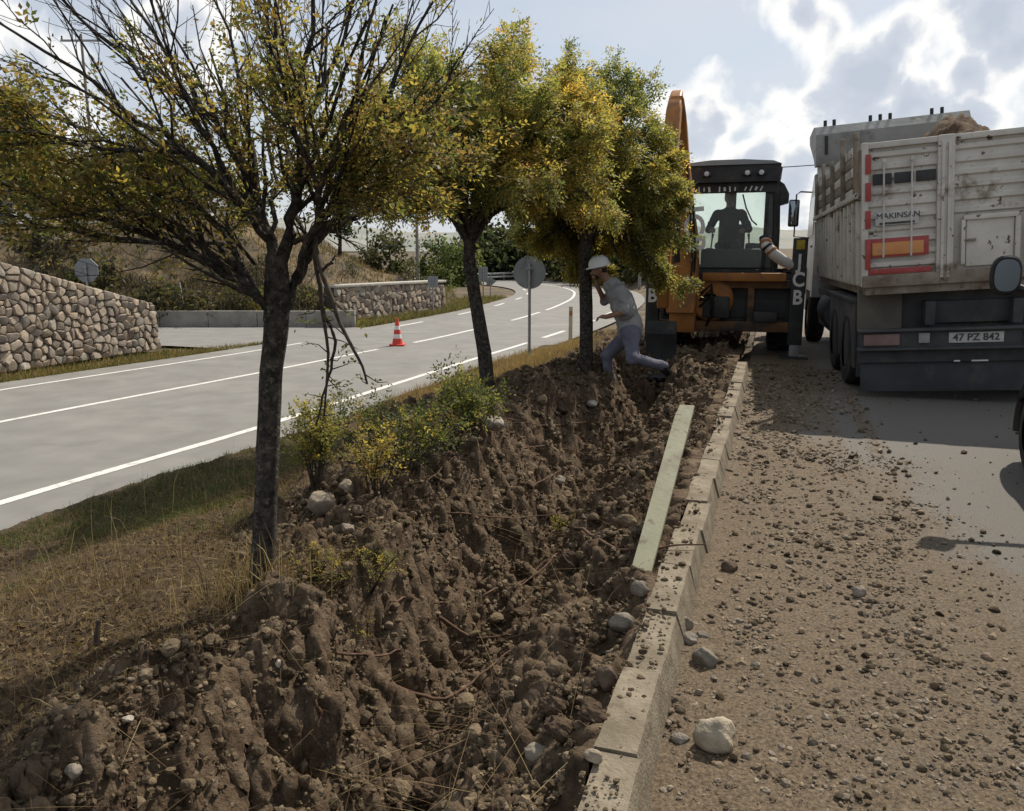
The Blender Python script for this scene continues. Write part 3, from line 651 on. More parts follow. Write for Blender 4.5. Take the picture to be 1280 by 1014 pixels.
# ================================================================== VEGETATION
def leafsheet(name, P, Dn, size, cols, material, parent, pairs=3, droop=.35, ratio=.45, spread_=.5):
    """compound leaves: a rachis at P pointing along Dn with pairs of leaflets"""
    n = len(P); P = np.asarray(P); Dn = np.asarray(Dn) + np.array([0, 0, -droop]) + rng.normal(0, spread_, (n, 3)); Dn /= np.linalg.norm(Dn, axis=1)[:, None]
    up = np.array([0, 0, 1.]) + rng.normal(0, .45, (n, 3)); S_ = np.cross(Dn, up); S_ /= np.linalg.norm(S_, axis=1)[:, None] + 1e-9; U_ = np.cross(S_, Dn)
    size = np.broadcast_to(np.asarray(size, float), (n,)) * rng.uniform(.7, 1.25, n)
    Vs = []; Cs = []
    units = [(i, s) for i in range(pairs) for s in (-1, 1)] + [(pairs, 0)]
    for i, s in units:
        t = (i + .4) / (pairs + .4)
        o = P + Dn * (size * 2.6 * t)[:, None] + np.array([0, 0, -1.]) * (size * .5 * t * t)[:, None]
        ax = (Dn * .75 + S_ * s * 1.0 + U_ * rng.normal(0, .3, (n, 1))) if s else Dn.copy(); ax /= np.linalg.norm(ax, axis=1)[:, None]
        wd = np.cross(ax, U_ + rng.normal(0, .35, (n, 3))); wd /= np.linalg.norm(wd, axis=1)[:, None] + 1e-9
        ll = size * rng.uniform(.75, 1.15, n); hw = ll * ratio * .5
        Vs.append(np.stack([o, o + ax * (ll * .45)[:, None] + wd * hw[:, None], o + ax * ll[:, None], o + ax * (ll * .45)[:, None] - wd * hw[:, None]], 1))
        Cs.append(np.repeat((cols * rng.uniform(.85, 1.15, (n, 1)))[:, None, :], 4, 1))
    V = np.concatenate(Vs).reshape(-1, 3); F = np.arange(len(V)).reshape(-1, 4)
    return mesh_np(name, V, F, material, parent, smooth=False, tint=np.concatenate(Cs).reshape(-1, 3))
m_leaf = attr_mat('leaf', rough=.55, trans=.6, spec=.3)
m_bark = mat('bark', (.020, .017, .014), (.085, .072, .058), rough=.95, scale=26, bump=1.0, bscale=70, contrast=(.36, .66), spots=[((.14, .122, .095), 34., .55, .64, 3.), ((.012, .010, .009), 22., .56, .66, 7.)])
m_twig = mat('twig_bark', (.030, .024, .018), (.075, .058, .042), rough=.9, scale=30)
def leaf_cols(n, pal, wts):
    k = rng.choice(len(pal), n, p=np.array(wts) / sum(wts)); return np.array(pal)[k] * rng.uniform(.8, 1.2, (n, 1))
GREEN = (.150, .158, .058); OLIVE = (.20, .185, .060); YEL = (.33, .26, .078); BRONZE = (.215, .148, .060); DARKG = (.078, .098, .038)
class Tree:
    """recursive limbs as tubes; collects twig tips for the leaves"""
    def __init__(s, seed): s.g = np.random.default_rng(seed); s.tips = []; s.long = False
    def path(s, p0, p1, n, bend, wig):
        p0 = np.array(p0, float); p1 = np.array(p1, float); L = np.linalg.norm(p1 - p0)
        off = np.cumsum(s.g.normal(0, wig * L / n, (n + 1, 3)), 0); t = np.linspace(0, 1, n + 1)[:, None]; off = off - off[0] - t * (off[-1] - off[0]) 
        return p0 + (p1 - p0) * t + off + np.array(bend) * (4 * t * (1 - t))
    def branch(s, mb, pts, r0, r1, lev, maxlev, spawn, lenf, ang, n_sides, droop=0.0, up=.25):
        m = len(pts); rad = [r0 + (r1 - r0) * (i / (m - 1)) for i in range(m)]
        mb.tube(pts, rad, n_sides, cap=False)
        L = np.linalg.norm(np.diff(pts, axis=0), axis=1).sum()
        if lev >= maxlev:
            for i in range(1, m): s.tips.append((pts[i], (pts[i] - pts[i - 1]) / (np.linalg.norm(pts[i] - pts[i - 1]) + 1e-9)))
            return
        k = spawn[min(lev, len(spawn) - 1)]
        for j in range(k):
            t = (.12 if s.long else .22) + (.88 if s.long else .78) * (j + s.g.uniform(.1, .9)) / k; f = t * (m - 1); i = min(int(f), m - 2); p = pts[i] + (pts[i + 1] - pts[i]) * (f - i)
            d = pts[i + 1] - pts[i]; d /= np.linalg.norm(d)
            rv = s.g.normal(size=3); rv -= d * (rv @ d); rv /= np.linalg.norm(rv)
            a = ang * s.g.uniform(.6, 1.3); nd = d * math.cos(a) + rv * math.sin(a) + np.array([0, 0, up - droop * (lev + 1)]) * .5; nd /= np.linalg.norm(nd)
            lng = lev == 0 and maxlev == 2 and s.long and j % 3 == 0
            if lng: nd = d * math.cos(a * .55) + rv * math.sin(a * .55) + np.array([0, 0, .12]); nd /= np.linalg.norm(nd)
            ln = L * lenf * s.g.uniform(.6, 1.2) * (1.1 - .55 * t) * (1.9 if lng else 1); rr = max(.0016, (r0 + (r1 - r0) * t) * .55)
            q = s.path(p, p + nd * ln, 4 if lev + 1 < maxlev else 3, np.array([0, 0, -droop * ln * .3]), .10)
            s.branch(mb, q, rr, max(.0010, rr * .35), lev + 1, maxlev, spawn, lenf, ang, 5 if lev == 0 else 3, droop, up)
def trunk_mesh(name, pts, rads, parent, seed):
    mb = MB(); P = curve([tuple(p) for p in pts], 6) if False else np.array(pts)
    tt = np.linspace(0, len(P) - 1, 26); Q = np.stack([np.interp(tt, range(len(P)), P[:, k]) for k in range(3)], 1); rr = np.interp(tt, range(len(P)), rads)
    mb.tube([tuple(q) for q in Q], list(rr), 14, cap=True)
    o = mb.build(name, m_bark, parent, sharp=None)
    for v in o.data.vertices:
        c = v.co; i = int(np.argmin(np.abs(Q[:, 2] - c.z))); d = Vector((c.x - Q[i][0], c.y - Q[i][1], 0))
        an = math.atan2(d.y, d.x); v.co += d * float(.10 * math.sin(an * 3 + seed) + .16 * fbm(np.array(an * 2.2), np.array(c.z * 2.2), 3, seed))
    return o
# ---- tree by the near bank
T1 = empty('street_tree', (-2.13, 2.89, float(med_z(np.array([-2.13]), np.array([2.89]))[0]) - .03), 0, 'nearly bare tree with dark trunk, sparse bronze leaves and a broken hanging branch', 'tree', 'trees planted along the median')
o1 = np.array(T1.location)
tk = [dp(330, 765, 3.38), dp(331, 690, 3.4), dp(336, 560, 3.41), dp(339, 470, 3.42), dp(347, 410, 3.42), dp(348, 360, 3.42), dp(347, 320, 3.42)]
trunk_mesh('trunk', [p - o1 for p in tk], [.060, .053, .050, .050, .055, .056, .045], T1, 3)
t1 = Tree(5); t1.long = True
limbs = [(.027, [(346, 408, 3.42), (325, 375, 3.38), (285, 340, 3.3), (230, 310, 3.2), (150, 280, 3.1), (60, 245, 3.05), (-60, 210, 3.0)]),
         (.027, [(347, 355, 3.42), (335, 300, 3.42), (322, 250, 3.45), (290, 190, 3.5), (250, 130, 3.55), (190, 40, 3.6), (110, -80, 3.7)]),
         (.030, [(349, 350, 3.42), (358, 290, 3.4), (372, 240, 3.35), (378, 170, 3.3), (375, 100, 3.3), (390, 0, 3.25), (400, -150, 3.2)]),
         (.030, [(352, 395, 3.42), (372, 350, 3.45), (388, 310, 3.5), (410, 270, 3.5), (440, 225, 3.5), (470, 150, 3.5), (510, 60, 3.5), (560, -30, 3.5)]),
         (.015, [(388, 310, 3.5), (420, 285, 3.6), (470, 255, 3.7), (530, 235, 3.8), (580, 220, 3.85)]),
         (.016, [(325, 375, 3.38), (290, 310, 3.5), (240, 250, 3.6), (170, 200, 3.75), (80, 150, 3.9), (-40, 100, 4.0)]),
         (.016, [(335, 300, 3.42), (300, 250, 3.3), (230, 190, 3.15), (150, 130, 3.05), (60, 60, 2.95), (-60, 0, 2.9)]),
         (.018, [(372, 350, 3.45), (385, 300, 3.3), (400, 240, 3.15), (425, 170, 3.05), (450, 80, 3.0), (480, -40, 2.95)]),
         (.015, [(322, 250, 3.45), (310, 170, 3.55), (290, 80, 3.65), (270, -50, 3.75)]),
         (.014, [(372, 240, 3.35), (350, 160, 3.5), (335, 60, 3.6), (320, -100, 3.7)]),
         (.013, [(378, 170, 3.3), (410, 100, 3.4), (440, 20, 3.5), (470, -100, 3.6)]),
         (.014, [(285, 340, 3.3), (220, 285, 3.45), (140, 250, 3.55), (40, 225, 3.6), (-60, 240, 3.65)]),
         (.011, [(230, 310, 3.2), (160, 300, 3.0), (80, 290, 2.9), (0, 265, 2.85)]),
         (.012, [(440, 225, 3.5), (490, 180, 3.35), (540, 130, 3.3), (580, 60, 3.25)]),
         (.012, [(250, 130, 3.55), (180, 90, 3.4), (100, 20, 3.3), (30, -60, 3.2)]),
         (.012, [(240, 250, 3.6), (160, 230, 3.3), (60, 190, 3.2), (-50, 160, 3.1)]),
         (.013, [(410, 270, 3.5), (450, 200, 3.7), (490, 110, 3.85), (520, 0, 4.0)]),
         (.012, [(300, 250, 3.3), (250, 160, 3.2), (210, 60, 3.1), (180, -70, 3.0)]),
         (.012, [(335, 300, 3.42), (345, 230, 3.7), (330, 140, 3.9), (300, 20, 4.1)]),
         (.012, [(400, 240, 3.15), (370, 170, 3.0), (350, 90, 2.9), (340, -40, 2.8)]),
         (.010, [(290, 310, 3.5), (230, 300, 3.7), (150, 275, 3.9), (60, 270, 4.0)]),
         (.010, [(420, 285, 3.6), (440, 240, 3.3), (470, 200, 3.15), (520, 170, 3.0)]),
         (.010, [(230, 190, 3.15), (150, 190, 2.95), (70, 175, 2.8), (0, 130, 2.75)]),
         (.009, [(250, 322, 3.24), (205, 268, 3.4), (150, 238, 3.45), (100, 225, 3.5)]), (.009, [(285, 340, 3.3), (240, 292, 3.1), (180, 266, 3.0), (110, 262, 2.95)]), (.009, [(300, 250, 3.3), (250, 232, 3.5), (195, 222, 3.6), (140, 205, 3.7)]),
         (.009, [(325, 375, 3.38), (280, 330, 3.6), (225, 288, 3.75), (150, 276, 3.8)]), (.008, [(318, 330, 3.42), (280, 285, 3.2), (245, 262, 3.1), (205, 245, 3.0)]), (.008, [(395, 300, 3.5), (425, 262, 3.3), (455, 235, 3.2), (500, 215, 3.1)])]
for (r0, pl_) in limbs:
    mb = MB(); P_ = np.array([dp(*q_) for q_ in pl_]) - o1; n_ = len(P_) * 3
    C3 = curve([tuple(q_) for q_ in P_], 3); C3 = C3 + np.vstack([np.zeros((1, 3)), t1.g.normal(0, .010, (len(C3) - 1, 3))])
    k_ = np.linalg.norm(P_[-1] - P_[0])
    t1.branch(mb, C3, r0, .0035, 0, 2, (15 if r0 > .02 else 11, 9), .30 if r0 > .02 else .38, .58, 6, 0.04, .22)
    mb.build('limb', m_bark, T1, sharp=None)
mb = MB()                                                        # broken branch hanging beside the trunk
hb = [[(366, 305, 3.40), (392, 292, 3.35), (398, 340, 3.32), (404, 400, 3.30), (412, 450, 3.30), (405, 520, 3.3)], [(392, 300, 3.35), (404, 350, 3.25), (424, 400, 3.2), (446, 445, 3.15), (460, 480, 3.15)], [(404, 385, 3.3), (420, 430, 3.35), (408, 480, 3.35), (396, 530, 3.35)], [(398, 340, 3.32), (412, 330, 3.2), (420, 320, 3.2)]]
ht = []
for j, h in enumerate(hb):
    P_ = np.array([dp(*q_) for q_ in h]) - o1; tt = np.linspace(0, len(P_) - 1, 14); Q = np.stack([np.interp(tt, range(len(P_)), P_[:, k]) for k in range(3)], 1) + rng.normal(0, .004, (14, 3))
    mb.tube([tuple(q_) for q_ in Q], list(np.linspace(.013 if j < 2 else .008, .004, 14)), 6)
    for q_ in Q[5:]:
        if rng.uniform() < .8 and j != 3:
            d = rng.normal(size=3) * np.array([1, 1, .5]); d /= np.linalg.norm(d); e_ = q_ + d * rng.uniform(.06, .16)
            mb.tube([tuple(q_), tuple((q_ + e_) / 2 + rng.normal(0, .01, 3)), tuple(e_)], [.003, .002, .0012], 4); ht += [(e_, d), ((q_ + e_) / 2, d)]
mb.build('broken_branch', m_twig, T1, sharp=None)['label'] = 'broken branch hanging down beside the trunk'
tips = np.array([t[0] for t in t1.tips]); dirs = np.array([t[1] for t in t1.tips])
W = tips + o1
# leaves still hanging: patchy, mostly on the low left side and the right shoulder
pn = fbm(W[:, 0] * 2.6 + W[:, 2] * 1.3, W[:, 1] * 2.6 - W[:, 2], 3, 123)
lo = sst(2.5, 1.95, W[:, 2]); rt = sst(-1.75, -1.4, W[:, 0])
prob = np.clip(.07 + .50 * lo * (1 - .25 * rt) + .22 * lo * sst(-2.1, -2.5, W[:, 0]) + pn * .55 * (.35 + .65 * lo), .035, 1) * (1 - .70 * sst(-2.55, -2.95, W[:, 0])) * (.12 + .88 * sst(1.60, 1.88, W[:, 2]))
k = rng.uniform(0, 1, len(tips)) < prob
LP = np.repeat(tips[k], 4, 0) + rng.normal(0, .018, (int(k.sum()) * 4, 3)); LD = np.repeat(dirs[k], 4, 0)
sel = rng.permutation(len(LP))[:7600]
LP = LP[sel]; LD = LD[sel]
leafsheet('crown', LP, LD, .0255, leaf_cols(len(LP), [OLIVE, YEL, BRONZE, GREEN, DARKG], [4, 1.8, 3.4, .8, 1.8]), m_leaf, T1, pairs=2, droop=.5, ratio=.5)
leafsheet('hanging_leaves', np.array([t[0] for t in ht]), np.array([t[1] for t in ht]), .02, leaf_cols(len(ht), [OLIVE, GREEN, DARKG], [2, 2, 2]), m_leaf, T1, pairs=2, ratio=.55)

# ---- fuller trees farther along
def full_tree(base, trunk_px, D, r0, fork, crown_c, crown_r, nlimb, seed, label, pal, wts, nleaf, size, droop, low):
    z0 = float(med_z(np.array([base[0]]), np.array([base[1]]))[0]) - .04
    T = empty('street_tree', (base[0], base[1], z0), 0, label, 'tree', 'trees planted along the median'); o = np.array(T.location)
    tp = [np.array([0, 0, 0.])] + [dp(x, y, D) - o for x, y in trunk_px]
    trunk_mesh('trunk', tp, list(np.linspace(r0 * 1.15, r0 * .85, len(tp))), T, seed)
    t = Tree(seed); top = tp[-1]; cc = dp(crown_c[0], crown_c[1], D) - o; g = np.random.default_rng(seed)
    for i in range(nlimb):
        a = 2 * math.pi * (i * .618 + g.uniform(-.05, .05)); v = -low + (1 + low) * ((i + .5) / nlimb)
        rr = math.sqrt(max(0, 1 - v * v)) if v > 0 else 1.0
        if seed == 53 and v < .05 and math.sin(a) < -.1: a = -a
        e = cc + np.array([math.cos(a) * rr * crown_r[0], math.sin(a) * rr * crown_r[0], v * crown_r[1]]) * g.uniform(.82, 1.02)
        mb = MB(); s0 = top + (tp[-2] - top) * g.uniform(0, .55)
        pts = t.path(s0, e, 7, np.array([0, 0, .22 if v < .3 else .02]), .06)
        t.branch(mb, pts, r0 * .5, .006, 0, 2, (9, 7), .42, .7, 5, droop, .15)
        mb.build('limb', m_bark, T, sharp=None)
    tips = np.array([q_[0] for q_ in t.tips]); dirs = np.array([q_[1] for q_ in t.tips])
    nn_ = fbm(tips[:, 0] * 1.9 + tips[:, 2], tips[:, 1] * 1.9 + tips[:, 2] * 1.3, 3, seed + 9)
    k = rng.uniform(0, 1, len(tips)) < np.clip(.85 + nn_ * .8, .12, 1); tips = tips[k]; dirs = dirs[k]
    if seed == 53: k = ~((tips[:, 2] + o[2] < 1.72) & (tips[:, 1] < .30)); tips = tips[k]; dirs = dirs[k]
    rep = int(math.ceil(nleaf / len(tips))); LP = np.repeat(tips, rep, 0) + rng.normal(0, .035, (len(tips) * rep, 3)); LD = np.repeat(dirs, rep, 0)
    s_ = rng.permutation(len(LP))[:nleaf]; LP = LP[s_]; LD = LD[s_]
    mixn = fbm(LP[:, 0] * 1.3 + 5, LP[:, 2] * 1.6 + LP[:, 1], 3, seed + 20)[:, None]
    cols = leaf_cols(len(LP), pal, wts) * 1.28 * (1 + np.clip(mixn, -.5, .6) * np.array([.55, .25, 0]))
    leafsheet('crown', LP, LD, size, cols, m_leaf, T, pairs=3, droop=.45 + droop, ratio=.42)
    return T
full_tree((-2.86, 8.1), [(611, 500), (606, 440), (594, 370), (587, 325), (588, 290)], 8.6, .072, 0, (592, 200), (1.36, 1.12), 32, 41, 'leaning tree with gold and olive leaves behind the soil heap', [OLIVE, YEL, GREEN, BRONZE, DARKG], [4.5, 2.4, 3, 1.2, 1.2], 27000, .044, .12, .35)
full_tree((-2.26, 10.2), [(733, 440), (733, 380), (731, 320), (735, 285)], 10.4, .085, 0, (742, 238), (1.02, 1.48), 34, 53, 'dense drooping green tree with straight dark trunk beside the worker', [GREEN, OLIVE, DARKG, YEL], [5, 3.5, 2, 1.5], 36000, .048, .28, .80)

# ---- shrubs, sprouts
def sprout(name, foot, n, h, spreadr, size, pal, wts, label, nleaf, cat='shrub', seed=1, group=None):
    z0 = float(med_z(np.array([foot[0]]), np.array([foot[1]]))[0]) - .01
    T = empty(name, (foot[0], foot[1], z0), 0, label, cat, group); t = Tree(seed); g = np.random.default_rng(seed); mb = MB()
    for i in range(n):
        a = g.uniform(0, 6.28); rr = spreadr * math.sqrt(g.uniform(0, 1)); e = np.array([math.cos(a) * rr, math.sin(a) * rr, h * g.uniform(.55, 1.05)])
        s0 = np.array([math.cos(a), math.sin(a), 0]) * spreadr * .15
        pts = t.path(s0, e, 5, np.array([0, 0, h * .08]), .08); t.branch(mb, pts, .006, .002, 0, 1, (6,), .38, .7, 4, .02, .2)
        for q_ in pts[2:]: t.tips.append((q_, np.array([0, 0, 1.])))
    mb.build('stem', m_twig, T, sharp=None)
    tips = np.array([q_[0] for q_ in t.tips]); dirs = np.array([q_[1] for q_ in t.tips]); rep = max(1, int(math.ceil(nleaf / len(tips))))
    LP = (np.repeat(tips, rep, 0) + g.normal(0, .015, (len(tips) * rep, 3)))[:]; LD = np.repeat(dirs, rep, 0); s_ = g.permutation(len(LP))[:nleaf]
    leafsheet('foliage', LP[s_], LD[s_], size, leaf_cols(len(s_), pal, wts), m_leaf, T, pairs=2, droop=.2, ratio=.5)
p = hit(395, 610); sprout('leafy_shrub', p[:2], 18, .52, .17, .024, [YEL, OLIVE, GREEN], [2, 4, 2], 'yellow green leafy sprout standing between tree trunk and boulder', 620, seed=3)
p = hit(505, 590); sprout('leafy_shrub', p[:2], 20, .42, .42, .026, [OLIVE, DARKG, DARKG, BRONZE], [3, 3, 3, 1.0], 'broad olive shrub growing on the soil heap', 900, seed=4)
p = hit(590, 545); sprout('leafy_shrub', p[:2], 14, .50, .30, .030, [GREEN, OLIVE, DARKG], [2, 2, 4], 'green leafy shrub at the foot of the leaning tree', 620, seed=5)
p = hit(470, 625); sprout('leafy_shrub', p[:2], 10, .42, .2, .022, [YEL, BRONZE, OLIVE], [3, 2, 2], 'gold and bronze sprout on the heap below the olive shrub', 260, seed=6)
p = hit(455, 745); sprout('yellow_weed', p[:2], 13, .24, .2, .013, [YEL, OLIVE, GREEN], [3, 3, 1], 'low yellow green weed on the bank right of the near tree', 300, 'weed', seed=7)
p = hit(455, 800); sprout('yellow_weed', p[:2], 5, .12, .08, .013, [YEL, YEL, OLIVE], [3, 3, 1], 'small bright yellow weed low on the trench bank', 60, 'weed', seed=8)
p = hit(700, 668); sprout('yellow_weed', p[:2], 8, .14, .10, .012, [OLIVE, YEL, GREEN], [3, 2, 1], 'tiny green weed growing in the trench', 120, 'weed', seed=9)
p = hit(390, 735); sprout('yellow_weed', p[:2], 8, .22, .12, .012, [YEL, BRONZE, OLIVE], [3, 2, 1], 'dry yellowish weed beside the near trunk', 110, 'weed', seed=10)
p = hit(420, 540); sprout('leafy_shrub', p[:2], 7, .45, .22, .026, [DARKG, GREEN, OLIVE], [3, 2, 1], 'thin dark leaved sprout behind the hanging branch', 170, seed=11)

# ---- grass
m_blade = attr_mat('grass_blade', rough=.8, trans=.3, spec=.2)
def blades(name, P, h, wd, cols, lean, label, cat='grass'):
    n = len(P); a = rng.uniform(0, 6.28, n); dx, dy = np.cos(a), np.sin(a); h = np.broadcast_to(h, (n,)) * rng.uniform(.5, 1.3, n); ln = np.abs(rng.normal(0, lean, n))
    b = rng.uniform(0, 6.28, n); sx, sy = np.cos(b) * wd / 2, np.sin(b) * wd / 2
    c1 = np.stack([P[:, 0] + dx * ln * h * .35, P[:, 1] + dy * ln * h * .35, P[:, 2] + h * .6 / np.sqrt(1 + ln * ln * .5)], 1)
    c2 = np.stack([P[:, 0] + dx * ln * h, P[:, 1] + dy * ln * h, P[:, 2] + h / np.sqrt(1 + ln * ln)], 1); sv = np.stack([sx, sy, sx * 0], 1)
    V = np.stack([P - sv, P + sv, c1 + sv * .8, c1 - sv * .8, c2], 1).reshape(-1, 3); i = np.arange(n) * 5
    F = [None] ; F = np.concatenate([np.stack([i, i + 1, i + 2], 1), np.stack([i, i + 2, i + 3], 1), np.stack([i + 3, i + 2, i + 4], 1)])
    return tag(mesh_np(name, V, F, m_blade, smooth=False, tint=np.repeat(cols, 5, 0)), label, cat, None, 'stuff')
turf = lambda x, y: (1 - med_parts(x, y)[3]) * (x > xat(R_EDGE, y) + .06)
STRAW = [(.23, .165, .08), (.17, .118, .058), (.125, .085, .046), (.32, .25, .135), (.075, .05, .028)]
P = spread(64000, lambda x, y: turf(x, y) * (.35 + .65 * sst(-.2, .3, fbm(x * 1.4, y * 1.4, 3, 130))), -5.3, -1.7, 1.0, 14.5); Pz = np.column_stack([P, med_z(P[:, 0], P[:, 1]) - .003])
blades('dry_grass', Pz, .038 + .05 * sst(0, .5, fbm(P[:, 0] * 1.1, P[:, 1] * 1.1, 3, 131)), .0036, leaf_cols(len(P), STRAW, [3, 3, 4, 1.2, 4]), 1.3, 'trampled dry straw coloured grass on the median')
P = spread(14000, lambda x, y: turf(x, y) * sst(9.3, 10.2, y + fbm(x * 2, y * 2, 3, 133) * .5) , -5.0, -2.2, 9, 16.5); Pz = np.column_stack([P, med_z(P[:, 0], P[:, 1]) - .003])
blades('golden_grass', Pz, .13, .006, leaf_cols(len(P), [(.29, .205, .095), (.23, .155, .07), (.34, .25, .125), (.14, .10, .05)], [3, 3, 2, 1]), .8, 'golden dry grass around the road sign post')
P = spread(15000, lambda x, y: turf(x, y) * sst(.1, .55, fbm(x * 1.3, y * 1.3, 3, 134) + .9 * sst(-3.0, -3.9, x) * sst(3.4, 4.6, y) * sst(8.8, 7.2, y) - .05), -5.3, -2.4, 2.4, 9); Pz = np.column_stack([P, med_z(P[:, 0], P[:, 1]) - .003])
blades('green_grass', Pz, .06, .004, leaf_cols(len(P), [(.07, .10, .028), (.10, .12, .035), (.045, .07, .02), (.16, .15, .06)], [3, 3, 2, 1]), .9, 'green grass strip along the left road edge')
P = np.column_stack([-2.13 + rng.normal(0, .13, 420), 2.89 + rng.normal(0, .12, 420)]); Pz = np.column_stack([P, med_z(P[:, 0], P[:, 1]) - .003])
blades('straw_tuft', Pz, .24, .004, leaf_cols(420, STRAW, [3, 2, 1, 3, 1]), .9, 'long dry straw around the foot of the near tree', 'straw')
P = spread(90, lambda x, y: turf(x, y), -4.6, -2.0, 2.2, 6); Pz = np.column_stack([P, med_z(P[:, 0], P[:, 1]) - .003])
blades('tall_straw', Pz, .38, .003, leaf_cols(90, STRAW, [3, 1, 1, 3, 1]), .35, 'single tall dry stalks standing in the turf', 'straw')
P = spread(5200, lambda x, y: np.maximum(soilp(x, y) * .5, turf(x, y) * .6), -4.5, -.5, 1.0, 8); Pz = np.column_stack([P, med_z(P[:, 0], P[:, 1]) + .006])
blades('straw_litter', Pz, .10, .0022, leaf_cols(len(P), STRAW, [2, 3, 3, 1, 3]), 4.0, 'loose straw and fine roots lying on the soil', 'straw')
P = spread(11000, lambda x, y: turf(x, y) * (.25 + .75 * sst(-.1, .35, fbm(x * 1.7, y * 1.7, 3, 140))), -5.2, -1.7, 1.1, 9); nL = len(P); Pz = np.column_stack([P, med_z(P[:, 0], P[:, 1]) + .008])
A_ = rng.normal(size=(nL, 3)) * np.array([1, 1, .35]); A_ /= np.linalg.norm(A_, axis=1)[:, None]; B_ = np.cross(A_, np.array([0, 0, 1.]) + rng.normal(0, .4, (nL, 3))); B_ /= np.linalg.norm(B_, axis=1)[:, None]; s_ = rng.uniform(.008, .022, (nL, 1))
V = np.stack([Pz - A_ * s_, Pz + B_ * s_ * .5, Pz + A_ * s_, Pz - B_ * s_ * .5], 1).reshape(-1, 3)
tag(mesh_np('leaf_litter', V, np.arange(nL * 4).reshape(-1, 4), m_blade, smooth=False, tint=np.repeat(leaf_cols(nL, [(.05, .032, .018), (.10, .062, .03), (.16, .11, .05), (.035, .024, .015), (.22, .17, .09)], [4, 3, 2, 3, 1]), 4, 0)), 'fallen dead leaves littering the dry turf', 'leaf litter', None, 'stuff')
P = np.column_stack([rng.uniform(-.415, -.29, 1300), 1.2 * 9 ** rng.uniform(0, 1, 1300)]); P = P[fbm(P[:, 1] * 2.2, P[:, 0] * 3, 3, 150) > -.1]
tag(pebbles('kerb_crumbs', np.column_stack([P, np.full(len(P), .141)]), np.clip(rng.lognormal(math.log(.0045), .5, len(P)), .002, .014) * (.8 + .1 * P[:, 1]), soil_tints(len(P)) * 1.2, m_clod, flat=.8, sink=.2), 'soil crumbs lying on the kerb tops', 'soil crumbs', None, 'stuff')
# ---- roots torn loose in the trench
m_root = mat('root', (.050, .026, .016), (.13, .078, .05), rough=.9, scale=20)
ROOTS = [[(545, 770, -.02), (590, 800, -.15), (640, 795, -.28)], [(600, 745, -.1), (655, 735, -.3), (690, 690, -.35)], [(470, 855, -.05), (560, 880, -.3), (640, 810, -.3)], [(620, 520, .1), (680, 535, -.1), (760, 525, -.2), (800, 535, -.15)], [(655, 560, 0), (720, 570, -.2), (790, 560, -.2)], [(560, 640, .1), (640, 650, -.2), (720, 640, -.3)], [(700, 690, -.3), (650, 735, -.35), (635, 760, -.38)], [(480, 770, .08), (540, 760, .0), (600, 770, -.1)],
         [(720, 660, -.2), (770, 690, -.12), (830, 690, .0), (840, 688, .17)], [(420, 820, .03), (500, 822, -.05), (570, 825, -.15)], [(620, 880, -.3), (560, 920, -.3), (500, 930, -.28)], [(390, 870, .05), (410, 920, -.05), (400, 970, -.12)], [(500, 610, .25), (540, 600, .3), (570, 570, .32)], [(660, 610, -.1), (700, 590, -.25), (735, 600, -.28)]]
for i, rt_ in enumerate(ROOTS):
    P_ = np.array([hit(q_[0], q_[1]) for q_ in rt_]); tt = np.linspace(0, len(P_) - 1, 16); Q = np.stack([np.interp(tt, range(len(P_)), P_[:, k]) for k in range(3)], 1)
    Q[1:-1] = (Q[:-2] + 2 * Q[1:-1] + Q[2:]) / 4; zz = med_z(Q[:, 0], Q[:, 1]); Q[:, 2] = np.maximum(Q[:, 2], zz + .006) + np.abs(rng.normal(0, .006, 16)); Q[:, :2] += rng.normal(0, .005, (16, 2))
    if i == 8: Q[-5:] = np.array([(-.44, 3.70, .16), (-.40, 3.71, .172), (-.35, 3.73, .176), (-.29, 3.75, .176), (-.22, 3.78, .165)])
    Q[:, 2] = np.convolve(np.pad(Q[:, 2], 2, 'edge'), np.ones(5) / 5, 'valid'); Q[0, 2] = zz[0] - .01; 
    if i != 8: Q[-1, 2] = zz[-1] - .005
    mb = MB(); mb.tube([tuple(q_) for q_ in Q], list(np.linspace(.009, .003, 16) * (1.25 if i in (0, 2, 8) else .8)), 6)
    lab = 'thin root lying across the kerb stones' if i == 8 else 'thin reddish brown root torn out of the trench wall'
    tag(mb.build('root', m_root, sharp=None), lab, 'root', 'torn roots in the trench')

